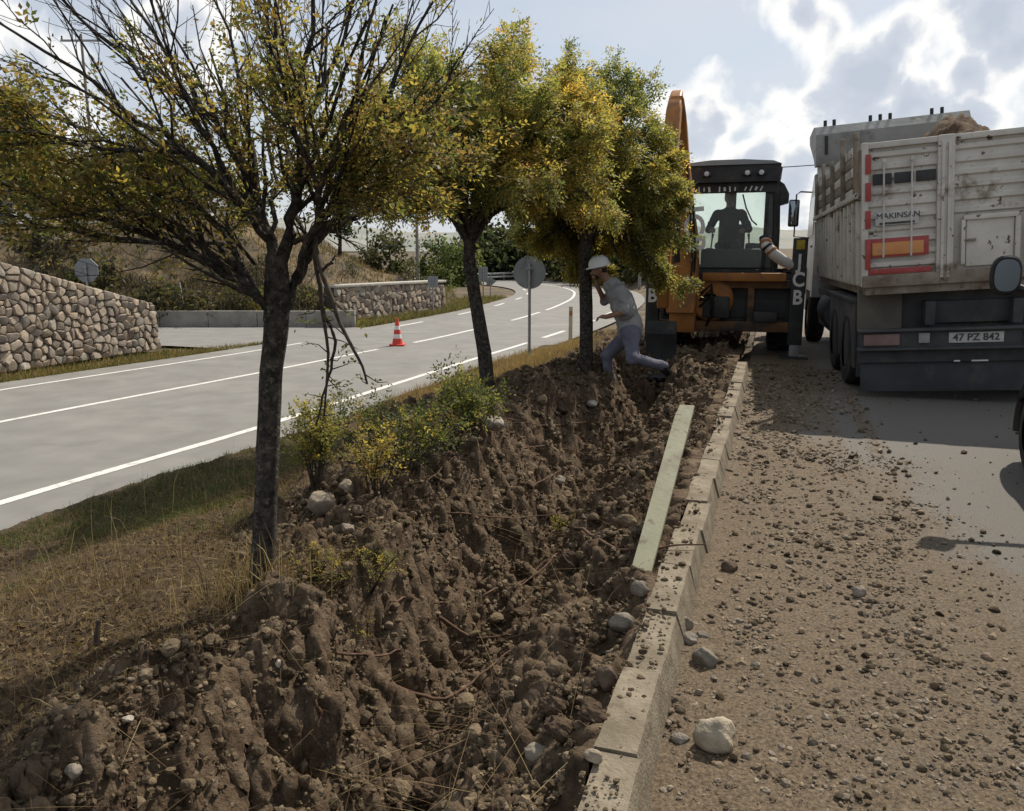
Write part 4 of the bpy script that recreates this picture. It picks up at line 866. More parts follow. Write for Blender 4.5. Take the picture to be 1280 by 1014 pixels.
# ================================================================== WALLS OF STONE
m_mortar = mat('mortar', (.05, .043, .034), (.09, .078, .062), rough=.95, scale=6, bump=.5, bscale=50)
def clip_poly(poly, a, b, c):                                    # keep a*u+b*v<=c
    out = []; n = len(poly)
    for i in range(n):
        p, q_ = poly[i], poly[(i + 1) % n]; dp_ = a * p[0] + b * p[1] - c; dq = a * q_[0] + b * q_[1] - c
        if dp_ <= 0: out.append(p)
        if (dp_ < 0) != (dq < 0) and abs(dp_ - dq) > 1e-9:
            t = dp_ / (dp_ - dq); out.append((p[0] + (q_[0] - p[0]) * t, p[1] + (q_[1] - p[1]) * t))
    return out
def stone_wall(name, p0, p1, zb, h0, h1, cell, label, seed, thick=.5, tints=None, end_cut=0.):
    p0 = np.array(p0, float); p1 = np.array(p1, float); L = np.linalg.norm(p1 - p0); u = (p1 - p0) / L
    root = empty(name, (p0[0], p0[1], zb), math.atan2(u[1], u[0]), label, 'wall')     # local x along the wall, face towards -y (the road)
    g = np.random.default_rng(seed); reg = [(0, 0), (L, 0), (L - end_cut, h1), (0, h0)]
    seeds = []; rows = int(max(h0, h1) / (cell * .8)) + 1
    for r_ in range(rows):
        x = g.uniform(0, cell)
        while x < L:
            z = (r_ + .5 + g.uniform(-.48, .48)) * cell * .8; top = h0 + (h1 - h0) * x / L
            if z < top - .03 and x < L - end_cut * z / max(h1, .1): seeds.append((x, z))
            x += cell * g.uniform(.55, 1.75)
    core = MB(); core.add([(0, .03, 0), (L, .03, 0), (L - end_cut, .03, h1), (0, .03, h0), (0, thick, 0), (L, thick, 0), (L - end_cut, thick, h1), (0, thick, h0)], [(0, 1, 2, 3), (7, 6, 5, 4), (0, 4, 5, 1), (1, 5, 6, 2), (2, 6, 7, 3), (3, 7, 4, 0)])
    core.build('mortar_core', m_mortar, root, smooth=False)
    mats_ = []
    for k in range(6):
        c = np.array(tints[k % len(tints)]); mats_.append(mat(f'wall_stone_{name}_{k}', tuple(c * .75), tuple(c * 1.2), rough=.9, scale=9, bump=.5, bscale=35))
    for i, (sx, sz) in enumerate(seeds):
        poly = reg
        for j, (tx, tz) in enumerate(seeds):
            if j != i and abs(tx - sx) < cell * 3.2 and abs(tz - sz) < cell * 3:
                a, b = tx - sx, tz - sz; poly = clip_poly(poly, a, b, (tx * tx + tz * tz - sx * sx - sz * sz) / 2)
                if len(poly) < 3: break
        if len(poly) < 3: continue
        P = np.array(poly); c = P.mean(0); sc = np.linalg.norm(P - c, axis=1).mean()
        if sc < .03: continue
        n2 = []
        for k in range(len(P)):                                 # extra points round the corners
            a, b = P[k], P[(k + 1) % len(P)]; n2 += [a * .84 + b * .16, a * .16 + b * .84]
        P = np.array(n2); n = len(P); ins = max(.4, 1 - .009 / sc); pr = g.uniform(.025, .07) * min(1, sc / .1)
        tilt = g.normal(0, .28, 2)
        ring = lambda f, d: [(c[0] + (q_[0] - c[0]) * f, d + float((q_ - c) @ tilt) * .5 * (d < 0), c[1] + (q_[1] - c[1]) * f) for q_ in P]
        V = ring(ins, .06) + ring(ins, -pr * .45) + ring(ins * .78, -pr) + [(c[0], -pr * 1.12, c[1])]
        F = [(k, (k + 1) % n, n + (k + 1) % n, n + k) for k in range(n)] + [(n + k, n + (k + 1) % n, 2 * n + (k + 1) % n, 2 * n + k) for k in range(n)] + [(2 * n + k, 2 * n + (k + 1) % n, 3 * n) for k in range(n)]
        mesh_np('stone', np.array(V), F, mats_[int(g.integers(6))], root, smooth=False)
    # capping of smaller stones along the top
    return root
TAN = [(.30, .245, .185), (.26, .215, .17), (.34, .285, .22), (.24, .20, .165), (.32, .25, .185), (.28, .25, .205)]
stone_wall('stone_wall', (-13.32, 9.4), (-13.42, 14.95), LZ, 2.44, 1.06, .185, 'rubble stone retaining wall sloping down beside the left road', 77, .7, TAN, .12)
GREYT = [(.27, .245, .21), (.22, .20, .175), (.31, .275, .23), (.25, .22, .18), (.29, .26, .225), (.235, .205, .165)]
stone_wall('stone_wall', (-13.6, 23.2), (-12.5, 29.9), LZ, 1.22, 1.02, .25, 'low rubble stone wall at the foot of the grassy slope', 78, .45, GREYT, .0)
cp = MB(); cp.box((3.4, .22, 1.16), (6.9, .62, .09), .02); wl2 = [o for o in C.objects if o.name.startswith('stone_wall') and o.parent is None][-1]
cp.build('coping', mat('coping', (.33, .31, .27), (.43, .405, .355), rough=.9, scale=5, bump=.3), wl2)
# low concrete wall in panels
cw = empty('concrete_wall', (-17.7, 19.75, LZ), math.atan2(21.2 - 19.75, -13.2 + 17.7), 'low grey concrete wall in panels below the scrubby bank', 'wall')
m_conc = mat('grey_concrete', (.18, .168, .145), (.26, .243, .212), rough=.9, scale=2.2, bump=.3, bscale=40, spots=[((.12, .115, .10), 3., .58, .70, 2.)])
for k in range(-2, 4):
    pb_ = MB(); pb_.box((k * 1.5 + .75, .1, .24 + .01 * math.sin(k * 3)), (1.485, .18 + .01 * (k % 2), .50), .012); pb_.build('panel', m_conc, cw)

# ================================================================== FAR VEGETATION
def far_tree(name, px, D, h, wd, label, pal, seed, conifer=False, trunk_h=.25, n=1500, cat='tree', group=None, lsz=.5):
    g = np.random.default_rng(seed); p = dp(px, 330, D); z0 = float(ground_z(np.array([p[0]]), np.array([p[1]]))[0]) - .1
    T = empty(name, (p[0], p[1], z0), 0, label, cat, group)
    mb = MB(); mb.tube([(0, 0, 0), (.02 * h, 0, h * .3), (0, .01 * h, h * .6), (0, 0, h * .9)], [h * .028, h * .022, h * .014, h * .004], 6)
    for k in range(7):
        a = g.uniform(0, 6.28); z = h * (trunk_h + .5 * g.uniform(0, 1)); mb.tube([(0, 0, z), (math.cos(a) * wd * .3, math.sin(a) * wd * .3, z + h * .1)], [h * .01, h * .003], 4)
    mb.build('trunk', m_bark, T, sharp=None)
    cl = 34; C0 = []
    for k in range(cl):
        v = g.uniform(0, 1); a = g.uniform(0, 6.28)
        if conifer: z = h * (trunk_h + (1 - trunk_h) * v); r_ = wd * .5 * (1 - v) * math.sqrt(g.uniform(.2, 1))
        else: z = h * (trunk_h + (1 - trunk_h) * v); r_ = wd * .5 * math.sqrt(max(.05, 1 - (2 * v - .9) ** 2 * .8)) * math.sqrt(g.uniform(.1, 1))
        C0.append((math.cos(a) * r_, math.sin(a) * r_, z))
    C0 = np.array(C0); k = g.integers(cl, size=n); sc = wd * (.11 if not conifer else .09)
    P = C0[k] + g.normal(0, 1, (n, 3)) * np.array([sc, sc, sc * .75]); s_ = g.uniform(.5, 1.1, n) * wd * .055 * lsz * 2
    A = g.normal(size=(n, 3)); A /= np.linalg.norm(A, axis=1)[:, None]; B = np.cross(A, g.normal(size=(n, 3))); B /= np.linalg.norm(B, axis=1)[:, None]
    V = np.stack([P - A * s_[:, None], P + B * s_[:, None] * .6, P + A * s_[:, None], P - B * s_[:, None] * .6], 1).reshape(-1, 3)
    kc = g.integers(len(pal), size=cl); tin = np.array(pal)[kc[k]] * g.uniform(.7, 1.3, (n, 1))
    mesh_np('crown', V, np.arange(n * 4).reshape(-1, 4), m_leaf, T, smooth=False, tint=np.repeat(tin, 4, 0)); return T
PINE = [(.028, .042, .020), (.040, .055, .026), (.022, .033, .018)]; BUSH = [(.050, .056, .028), (.070, .068, .036), (.040, .044, .023)]
far_tree('pine_tree', 425, 37, 3.4, 1.9, 'dark pine standing on the dry grassy slope', PINE, 1, True, .15, 1500)
far_tree('round_bush', 487, 40, 1.9, 2.3, 'round dark green bush on the crest of the dry slope', BUSH, 2, False, .02, 1400, 'bush')
far_tree('round_bush', 440, 33, .8, .7, 'small dark bush below the pine on the slope', BUSH, 3, False, .02, 500, 'bush')
far_tree('round_bush', 478, 33, .6, .9, 'low scrub bush halfway down the dry slope', BUSH, 4, False, .02, 500, 'bush')
far_tree('round_bush', 516, 38, 1.2, 1.1, 'dark bush beside the slim pole at the slope end', BUSH, 14, False, .02, 500, 'bush')
GR = [(.07, .095, .03), (.10, .115, .04), (.05, .07, .025)]
for i, (px, D, h, wd, lab) in enumerate([(548, 52, 3.4, 3.0, 'light green bushy tree at the end of the slope'), (575, 62, 3.2, 4.2, 'rounded green tree beyond the guard rail bend'), (612, 78, 4.6, 7.0, 'wide dark tree behind the guard rail'), (650, 80, 4.4, 6.5, 'wide dark green tree beside the wide one behind the guard rail'), (690, 76, 4.0, 6.0, 'dark tree behind the far bend of the road'), (730, 70, 4.4, 6.5, 'dark tree seen below the drooping crown'), (775, 62, 4.4, 6.0, 'bushy tree far behind the worker'), (815, 58, 4.2, 5.5, 'bushy tree behind the raised digger arm')]):
    far_tree('roadside_tree', px, D, h, wd, lab, GR if i < 2 else PINE + BUSH[:2], 20 + i, False, .04, 1700, 'tree', 'trees beyond the far bend')
for i, (px, D, h, wd, lab) in enumerate([(12, 48, 7.6, 6.0, 'big dark tree on the hilltop at the building end'), (45, 52, 6.0, 4.5, 'dark bushy tree beside the pale building'), (-20, 46, 6.0, 5.0, 'dark tree at the far end of the hilltop road'), (230, 58, 5.2, 6.5, 'broad dark tree behind the blue banded building'), (290, 60, 4.6, 5.0, 'dark tree on the hilltop behind the near crown')]):
    far_tree('hilltop_tree', px, D, h, wd, lab, PINE + BUSH[:1], 40 + i, False, .12, 1900, 'tree', 'trees on the hilltop')
for i, (px, D, h, wd, lab) in enumerate([(160, 24.3, 1.1, 1.5, 'dark green bramble beside the octagonal sign'), (190, 25.0, .9, 1.8, 'dark bramble clump above the concrete wall'), (250, 25.2, .7, 1.6, 'grey green scrub on the bank above the concrete wall'), (305, 25.6, .8, 1.3, 'dark scrub on the bank behind the near trunk'), (325, 24.9, .9, .7, 'yellowish scrub at the wall behind the near trunk'), (120, 27.5, 1.1, 2.2, 'dark scrub on the bank above the rubble wall'), (75, 30, 1.2, 2.4, 'dark scrub at the top of the bank'), (375, 25.6, .7, 1.2, 'dry scrub beside the low stone wall end')]):
    far_tree('scrub_bush', px, D, h, wd, lab, BUSH[:2] + [(.085, .07, .045), (.06, .05, .035)] if i != 4 else [(.2, .17, .05), (.12, .12, .04)], 60 + i, False, .02, 800, 'bush', 'scrub on the bank')
# weeds along the far road edge and scrubby tussocks on the hill
def far_grass(name, P, h, wd, cols, label):
    z = ground_z(P[:, 0], P[:, 1]); blades(name, np.column_stack([P, z - .02]), h, wd, cols, .7, label)
yy_ = rng.uniform(7.5, 17, 9000); xe = xat(L_EDGE, yy_); tx = rng.uniform(0, 1, 9000) ** 1.5
wl_x = np.where(yy_ < 15, -13.25, -11.75 - .9 * sst(17, 15, yy_)); P = np.stack([xe + (wl_x - xe) * tx, yy_], 1)
far_grass('roadside_weeds', P, .16, .014, leaf_cols(len(P), [(.20, .15, .06), (.11, .115, .035), (.26, .19, .085), (.07, .085, .028)], [3, 2, 2, 2]), 'dry weeds growing along the foot of the rubble wall')
yy_ = rng.uniform(21.5, 40, 9000); xe = xat(L_EDGE, yy_); P = np.stack([xe - rng.uniform(0, 1, 9000) ** 1.3 * np.where(yy_ < 30, np.clip((xe + 13.1 - .15 * (yy_ - 23)), .25, 2), 2.2), yy_], 1)
far_grass('verge_weeds', P, .28, .02, leaf_cols(len(P), [(.20, .15, .06), (.10, .11, .035), (.24, .18, .08), (.06, .08, .028)], [2, 3, 2, 2]), 'green and dry weeds along the far road edge')
P = np.stack([rng.uniform(-30, -12, 26000), rng.uniform(20, 42, 26000)], 1); P = P[poly_dist(P[:, 0], P[:, 1], HILL) > .4]
far_grass('hill_grass', P, .22, .03, leaf_cols(len(P), [(.20, .145, .075), (.15, .11, .06), (.25, .19, .105), (.08, .068, .04)], [3, 3, 1.5, 3]), 'tufted dry grass on the hillside')

P = np.stack([rng.uniform(-30, -12.5, 60000), rng.uniform(18, 34, 60000)], 1); dh = poly_dist(P[:, 0], P[:, 1], HILL); P = P[(dh > .15) & (dh < 4.2 + 2.5 * fbm(P[:, 0] * .5, P[:, 1] * .5, 3, 220)) & (P[:, 1] < 24.5 - (P[:, 0] + 13) * .35)][:14000]
far_grass('dark_scrub', P, .30, .035, leaf_cols(len(P), [(.050, .043, .030), (.075, .062, .042), (.035, .036, .022), (.11, .092, .06)], [3, 3, 2, 1]), 'dark dead scrub covering the bank above the concrete wall')
# ================================================================== BUILDINGS, POLES, SIGNS
m_white = mat('white_wall', (.50, .48, .44), (.60, .58, .54), rough=.85, scale=1.2)
m_blue = mat('blue_band', (.10, .15, .30), (.14, .19, .36), rough=.6, scale=3)
m_win = mat('dark_window', (.03, .035, .045), rough=.15, spec=.5)
m_roofg = mat('grey_roof', (.22, .23, .25), (.30, .30, .31), rough=.7, scale=2)
def building(px0, px1, D, h, depth, label, band, nwin, zoff=0):
    a = dp(px0, 330, D); b = dp(px1, 330, D); L = float(np.linalg.norm(b[:2] - a[:2])); c = (a + b) / 2
    z0 = float(ground_z(np.array([c[0]]), np.array([c[1]]))[0]) - .5 + zoff; rz = math.atan2(b[1] - a[1], b[0] - a[0])
    T = empty('building', (a[0], a[1], z0), rz, label, 'building')
    mb = MB(); mb.box((L / 2, depth / 2, h / 2), (L, depth, h), .02); mb.build('wall', m_white, T)
    mb = MB(); mb.prism([(-.25, h), (depth + .25, h), (depth + .25, h + .15), (depth * .5, h + .7), (-.25, h + .15)], 'x', -.25, L + .25); mb.build('roof', m_roofg, T)
    if band: mb = MB(); mb.box((L / 2, -.03, h * .80), (L + .02, .10, h * .28), .01); mb.build('band', m_blue, T)
    for k in range(nwin):
        x = L * (k + .5) / nwin; wv = MB(); wv.box((x, -.012, h * .42), (L / nwin * .42, .06, h * .30)); ww = wv.build('window', m_white, T)
        g_ = MB(); g_.box((x, -.05, h * .42), (L / nwin * .36, .04, h * .25)); g_.build('pane', m_win, ww)
    return T
building(70, 182, 50, 2.4, 6, 'long pale low building with a blue band on the hilltop', True, 6)
building(185, 262, 54, 2.2, 6, 'grey roofed white shed behind the near crown', False, 3, .2)
building(-60, 24, 46, 2.6, 6, 'white house with blue band at the hilltop end', True, 3)
building(110, 205, 75, 7.4, 7, 'taller pale house with grey roof far up the hill', False, 4)
pw = empty('parapet_wall', dp(35, 330, 44) * np.array([1, 1, 0]), 0, 'pale plastered wall running along the hilltop track', 'wall')
a = dp(35, 330, 44); b = dp(185, 330, 44); zA = float(ground_z(np.array([(a[0] + b[0]) / 2]), np.array([(a[1] + b[1]) / 2]))[0]); pw.location = (a[0], a[1], zA - .5); pw.rotation_euler = (0, 0, math.atan2(b[1] - a[1], b[0] - a[0])); Lw = float(np.linalg.norm((b - a)[:2]))
for k in range(6): mb = MB(); mb.box((Lw * (k + .5) / 6, 0, .5), (Lw / 6 - .04, .2, 1.0), .02); mb.build('panel', m_white, pw)
m_pole = mat('pole_concrete', (.16, .15, .135), (.24, .225, .20), rough=.9, scale=3)
m_steel = mat('galvanised', (.22, .22, .215), (.32, .32, .31), rough=.5, scale=8, metal=.6)
m_dark = mat('dark_iron', (.02, .02, .022), (.045, .043, .04), rough=.6, scale=8)
def pole(px, D, h, arm, label, r=.11, group='utility poles'):
    p = dp(px, 330, D); z0 = float(ground_z(np.array([p[0]]), np.array([p[1]]))[0]) - .3
    T = empty('utility_pole', (p[0], p[1], z0), YAW, label, 'pole', group); mb = MB(); mb.tube([(0, 0, 0), (0, 0, h)], [r, r * .6], 8); mb.build('shaft', m_pole, T)
    if arm:
        mb = MB(); mb.box((0, -.12, h - .35), (arm, .09, .10), .01); ca = mb.build('crossarm', m_steel, T)
        for x in (-.46, 0, .46):
            mb = MB(); mb.lathe([(.02, 0), (.06, .04), (.03, .1), (.06, .14), (.02, .2)], 8, 'z', (x * arm, -.12, h - .3)); mb.build('insulator', m_dark, ca)
    return T, z0 + h
pole(128, 45, 10.4, 2.1, 'tall concrete power pole with crossarm behind the near tree')
pole(318, 62, 7.0, 0, 'slim pole far behind the near trunk', .08)
pole(522, 46, 6.2, 1.0, 'wooden pole at the end of the dry slope')
pole(460, 75, 7.4, 0, 'thin distant pole behind the slope crest', .09)
pole(800, 52, 7.9, 1.4, 'power pole hidden behind the drooping tree')
pole(1120, 52, 8.4, 1.4, 'power pole hidden behind the truck bed')
a = dp(800, 213, 52); b = dp(1120, 197, 52); cb_ = MB(); cb_.tube([tuple(a + (b - a) * t + np.array([0, 0, -.25 * 4 * t * (1 - t)])) for t in np.linspace(0, 1, 16)], .03, 5)
tag(cb_.build('overhead_cable', m_dark), 'thin overhead cable strung between two power poles', 'cable')
# guard rail beyond the bend
ga, gb = dp(560, 342, 68), dp(665, 342, 78); gb[2] = ga[2] = 0; vec = gb - ga; Lg = float(np.linalg.norm(vec)); zg = float(ground_z(np.array([ga[0]]), np.array([ga[1]]))[0])
gr_ = empty('guard_rail', (ga[0], ga[1], zg), math.atan2(vec[1], vec[0]), 'pale metal guard rail along the far bend', 'guard rail')
for z in (.42, .72): mb = MB(); mb.box((Lg / 2, 0, z), (Lg, .06, .16), .02); mb.build('rail', mat('pale_rail', (.42, .42, .40), (.52, .51, .48), rough=.6, scale=3), gr_)
for k in range(int(Lg / 2) + 1): mb = MB(); mb.box((k * 2, .07, .38), (.1, .08, .8), .01); mb.build('post', m_steel, gr_)
# signs seen from behind
m_signback = mat('sign_back', (.19, .20, .205), (.25, .26, .26), rough=.55, scale=5, metal=.3)
def sign(px, py, D, r_px, sides, label, rot=0, zb=None, post_r=.03, width=1.0):
    p = dp(px, py, D); r = r_px / FPX * D
    if zb is None: zb = float(ground_z(np.array([p[0]]), np.array([p[1]]))[0])
    T = empty('road_sign', (p[0], p[1], zb - .05), YAW, label, 'sign'); h = p[2] - zb + .05
    mb = MB(); mb.tube([(0, 0, 0), (0, 0, h + r * .55)], post_r, 8); mb.build('post', m_steel, T)
    mb = MB(); mb.prism([(r * width * math.cos(rot + 2 * math.pi * k / sides), h + r * math.sin(rot + 2 * math.pi * k / sides)) for k in range(sides)], 'y', post_r + .004, post_r + .03); mb.build('sign_plate', m_signback, T, smooth=False)
    mb = MB(); mb.box((0, 0, h + r * .25), (.12, post_r * 2.6, .04), .005); mb.build('bracket', m_steel, T)
sign(107, 338, 22, 15.5, 8, 'back of an octagonal road sign above the rubble wall', R(22.5))
sign(541, 352, 29.5, 9, 4, 'back of a small sign in front of the low stone wall', R(45), None, .025, 1.0)
sign(604, 343, 44, 13, 4, 'back of a tall rectangular sign at the bend', R(45), None, .04, .6)
sign(613, 352, 45, 6, 4, 'small dark arrow sign at the grassy corner', R(0), None, .03, 1.2)
pp = hit(668, 446, 5, 18.5); Dp = float(-math.sin(YAW) * pp[0] + math.cos(YAW) * pp[1])
sign(662, 341, Dp, 20, 28, 'back of a round road sign on a steel post in the golden grass', 0, float(pp[2]), .028)
pp = hit(713, 423, 5, 22); mb = MB(); mb.prism([(-.045, -.02), (.045, -.02), (.045, .03), (0, .055), (-.045, .03)], 'z', -.05, .78); mp_ = empty('marker_post', (pp[0], pp[1], pp[2]), .3, 'pale yellowish marker post at the road edge', 'post')
mb.build('body', mat('post_cream', (.42, .38, .24), (.52, .47, .33), rough=.7, scale=6), mp_); mb = MB(); mb.box((0, -.024, .62), (.06, .006, .12), .002); mb.build('reflector', mat('amber', (.35, .16, .04), rough=.3), mp_)
mb = MB(); pq = hit(120, 810); mb.tube([(0, 0, -.03), (.01, 0, .05), (.022, .005, .12)], [.012, .012, .007], 6); o = mb.build('stump', m_twig); o.location = pq; tag(o, 'short broken dark stake in the dry turf', 'stake')
# wooden stake above the concrete wall
p = dp(230, 385, 25.0); z0 = float(ground_z(np.array([p[0]]), np.array([p[1]]))[0]); mb = MB(); mb.tube([(0, 0, -.2), (-.12, 0, 1.0)], [.05, .04], 7); o = mb.build('wooden_stake', mat('old_wood', (.22, .19, .14), (.32, .28, .21), rough=.9, scale=9)); o.location = (p[0], p[1], z0); tag(o, 'pale wooden stake leaning above the concrete wall', 'stake')
# traffic cone
pc = gp(497, 432, LZ); hC = .66
cone = empty('traffic_cone', (pc[0], pc[1], LZ + .004), .3, 'red and white striped traffic cone on the left road', 'cone')
m_red = mat('cone_red', (.50, .045, .03), (.60, .07, .045), rough=.5, scale=7); m_cw = mat('cone_white', (.62, .58, .55), (.72, .69, .66), rough=.5, scale=7)
mb = MB(); mb.box((0, 0, .02), (.36, .36, .04), .012); mb.build('base', m_red, cone)
rr_ = lambda z: .135 - (.135 - .028) * z
zs = [.04 / hC, .26, .42, .58, .72, 1.0]
for k in range(5): mb = MB(); mb.lathe([(rr_(zs[k]) , zs[k] * hC), (rr_(zs[k + 1]), zs[k + 1] * hC)], 20, cap=(k == 4)); mb.build('band' if k else 'body', m_cw if k in (1, 3) else m_red, cone)

# ================================================================== PEOPLE (signed distance body, one continuous surface)
def nets(f, org, h):
    s = f < 0; nx, ny, nz = f.shape; shp = (nx - 1, ny - 1, nz - 1)
    acc = np.zeros(shp + (3,)); cnt = np.zeros(shp)
    cor = [(i, j, k) for i in (0, 1) for j in (0, 1) for k in (0, 1)]
    sl_ = lambda c: tuple(slice(c[a], c[a] + shp[a]) for a in range(3))
    for c in cor:
        for a in range(3):
            if c[a] == 0:
                d = list(c); d[a] = 1; f0 = f[sl_(c)]; f1 = f[sl_(d)]; x = (f0 < 0) != (f1 < 0)
                t = np.where(x, f0 / np.where(x, f0 - f1, 1), 0)
                for b in range(3): acc[..., b] += np.where(x, c[b] + (t if b == a else 0), 0)
                cnt += x
    act = cnt > 0; idx = np.full(shp, -1); idx[act] = np.arange(act.sum()); g = np.argwhere(act)
    V = (g + acc[act] / cnt[act][:, None]) * h + org; F = []
    for a in range(3):
        b, c = [(1, 2), (2, 0), (0, 1)][a]
        A = [slice(1, -1)] * 3; A[a] = slice(0, -1); B = list(A); B[a] = slice(1, None)
        d = s[tuple(A)] != s[tuple(B)]; e = np.argwhere(d); neg = s[tuple(A)][d]
        e = e + np.array([0 if i == a else 1 for i in range(3)])
        ub = np.eye(3, dtype=int)[b]; uc = np.eye(3, dtype=int)[c]
        q = [idx[tuple((e - o_).T)] for o_ in (ub + uc, uc, ub * 0, ub)]
        Q = np.stack(q, 1); Q = np.where(neg[:, None], Q, Q[:, ::-1]); F.append(Q)
    return V, np.concatenate(F)
def body(name, prims, mats_, parent, h=.011, k=.028):
    """prims: (p0, p1, r0, r1, material index)"""
    A = np.array([p[0] for p in prims] + [p[1] for p in prims]); R_ = max(max(p[2], p[3]) for p in prims)
    lo_ = A.min(0) - R_ - 3 * h; hi_ = A.max(0) + R_ + 3 * h; n = np.ceil((hi_ - lo_) / h).astype(int)
    ax = [lo_[i] + np.arange(n[i]) * h for i in range(3)]; f = np.full(tuple(n), 10.0)
    for p0, p1, r0, r1, m_ in prims:
        p0 = np.array(p0, float); p1 = np.array(p1, float); rm = max(r0, r1) + .09
        b0 = np.minimum(p0, p1) - rm; b1 = np.maximum(p0, p1) + rm
        ii = [np.clip([np.searchsorted(ax[i], b0[i]), np.searchsorted(ax[i], b1[i])], 0, n[i]) for i in range(3)]
        sl_ = tuple(slice(*q_) for q_ in ii); X_, Y_, Z_ = np.meshgrid(*[ax[i][sl_[i]] for i in range(3)], indexing='ij'); P_ = np.stack([X_, Y_, Z_], -1)
        d = p1 - p0; t = np.clip(((P_ - p0) @ d) / max(d @ d, 1e-9), 0, 1); dist = np.linalg.norm(P_ - p0 - t[..., None] * d, axis=-1) - (r0 + (r1 - r0) * t)
        o_ = f[sl_]; kk = min(k, .8 * min(r0, r1)); hh = np.clip(kk - np.abs(o_ - dist), 0, None) / kk; f[sl_] = np.minimum(o_, dist) - hh * hh * kk * .25
    V, F = nets(f, lo_, h); ctr = V[F].mean(1); best = np.full(len(ctr), 1e9); mi = np.zeros(len(ctr), int)
    for p0, p1, r0, r1, m_ in prims:
        p0 = np.array(p0, float); p1 = np.array(p1, float); d = p1 - p0; t = np.clip(((ctr - p0) @ d) / max(d @ d, 1e-9), 0, 1)
        ds = np.linalg.norm(ctr - p0 - t[:, None] * d, axis=1) - (r0 + (r1 - r0) * t); b = ds < best; best[b] = ds[b]; mi[b] = m_
    if True:                                                      # cloth folds
        nz = fbm(V[:, 0] * 12 + V[:, 2] * 8, V[:, 1] * 12 + V[:, 2] * 15, 3, 9) * .013 * (V[:, 2] < V[:, 2].max() - .28); V = V + np.where(True, 1, 0) * nz[:, None] * np.array([1, 1, .4])
    return mesh_np(name, V, F.astype(np.int64), None, parent, smooth=True, mats=mats_, mi=mi)
m_skin = mat('skin', (.22, .125, .085), (.27, .155, .105), rough=.6, scale=20); m_shirt = mat('grey_shirt', (.22, .225, .225), (.29, .295, .29), rough=.9, scale=9, bump=.5, bscale=18)
m_trs = mat('blue_grey_trousers', (.105, .108, .145), (.15, .152, .19), rough=.9, scale=8, bump=.5, bscale=16); m_black = mat('black_plastic', (.010, .010, .011), (.022, .021, .02), rough=.55, scale=10)
m_hat = mat('hat_white', (.66, .67, .68), (.74, .75, .75), rough=.35, scale=5); m_hair = mat('dark_hair', (.012, .009, .007), (.03, .022, .016), rough=.9, scale=40)
def hand(w, dr, up, r=.008, mi=0, curl=.5):                       # palm, four fingers, thumb
    w = np.array(w); dr = np.array(dr) / np.linalg.norm(dr); sd = np.cross(dr, up); sd /= np.linalg.norm(sd); up = np.cross(sd, dr)
    pr = [(w, w + dr * .05, .022, .026, mi), (w + dr * .03 + sd * .022, w + dr * .07 + sd * .026, .017, .015, mi), (w + dr * .03 - sd * .022, w + dr * .07 - sd * .026, .017, .015, mi)]
    for k, ln in zip((-1.5, -.5, .5, 1.5), (.055, .07, .075, .062)):
        b = w + dr * .075 + sd * k * .021; m_ = b + dr * ln * .55 - up * ln * curl * .35; e_ = m_ + dr * ln * .35 * (1 - curl) - up * ln * .5 * curl
        pr += [(b, m_, r + .002, r + .001, mi), (m_, e_, r + .001, r, mi)]
    b = w + dr * .02 + sd * .03; m_ = b + dr * .035 + sd * .03 - up * .01; pr += [(b, m_, .013, .011, mi), (m_, m_ + dr * .03, .011, .009, mi)]
    return pr
wz = float(med_z(np.array([-1.95]), np.array([10.1]))[0])
Wk = empty('person', (*gp(775, 470, 0)[:2], 0.0), 0, 'bending worker in white hard hat, grey shirt and blue trousers striding past the trunk', 'person')
ow = np.array(Wk.location); J = lambda x, y, D=10.2: dp(x, y, D) - ow
sk, sh, tr = 0, 1, 2
hd = J(749, 337); fw = J(740, 338) - J(750, 336); fw /= np.linalg.norm(fw)
pr = [(hd, hd + np.array([0, 0, .035]), .088, .088, sk), (hd + fw * .035 - np.array([0, 0, .045]), hd + fw * .055 - np.array([0, 0, .075]), .058, .042, sk), (hd + fw * .09 - np.array([0, 0, .005]), hd + fw * .108 - np.array([0, 0, .03]), .010, .015, sk), (hd - fw * .03 - np.array([0, 0, .05]), J(764, 355), .055, .062, sk),
      (J(766, 358), J(777, 375), .105, .135, sh), (J(774, 366, 10.06), J(781, 388, 10.08), .105, .115, sh), (J(768, 366, 10.34), J(779, 388, 10.32), .105, .115, sh), (J(779, 382), J(787, 408), .135, .140, sh), (J(787, 405), J(788, 414), .142, .138, sh),
      (J(770, 362, 10.38), J(755, 377, 10.40), .062, .052, sh), (J(755, 377, 10.40), J(746, 357, 10.26), .040, .030, sk),
      (J(776, 364, 10.0), J(780, 388, 9.95), .066, .056, sh), (J(780, 390, 9.95), J(758, 396, 9.93), .042, .030, sk),
      (J(788, 416, 10.12), J(789, 420, 10.14), .118, .115, tr), (J(786, 416, 10.28), J(785, 420, 10.28), .112, .112, tr),
      (J(784, 420, 10.28), J(758, 444, 10.3), .098, .068, tr), (J(758, 444, 10.3), J(763, 476, 10.32), .066, .052, tr), (J(763, 474, 10.32), J(762, 482, 10.32), .058, .056, tr),
      (J(789, 420, 10.12), J(791, 448, 9.9), .100, .070, tr), (J(791, 448, 9.9), J(825, 457, 10.12), .068, .050, tr), (J(824, 456, 10.12), J(829, 458, 10.13), .054, .052, tr)]
pr += hand(J(758, 396, 9.93), J(745, 396, 9.93) - J(758, 396, 9.93), np.array([0, 0, 1.]), mi=sk, curl=.9) + hand(J(746, 357, 10.26), J(744, 345, 10.22) - J(746, 357, 10.26), np.array([.95, .3, 0]), mi=sk, curl=.5)
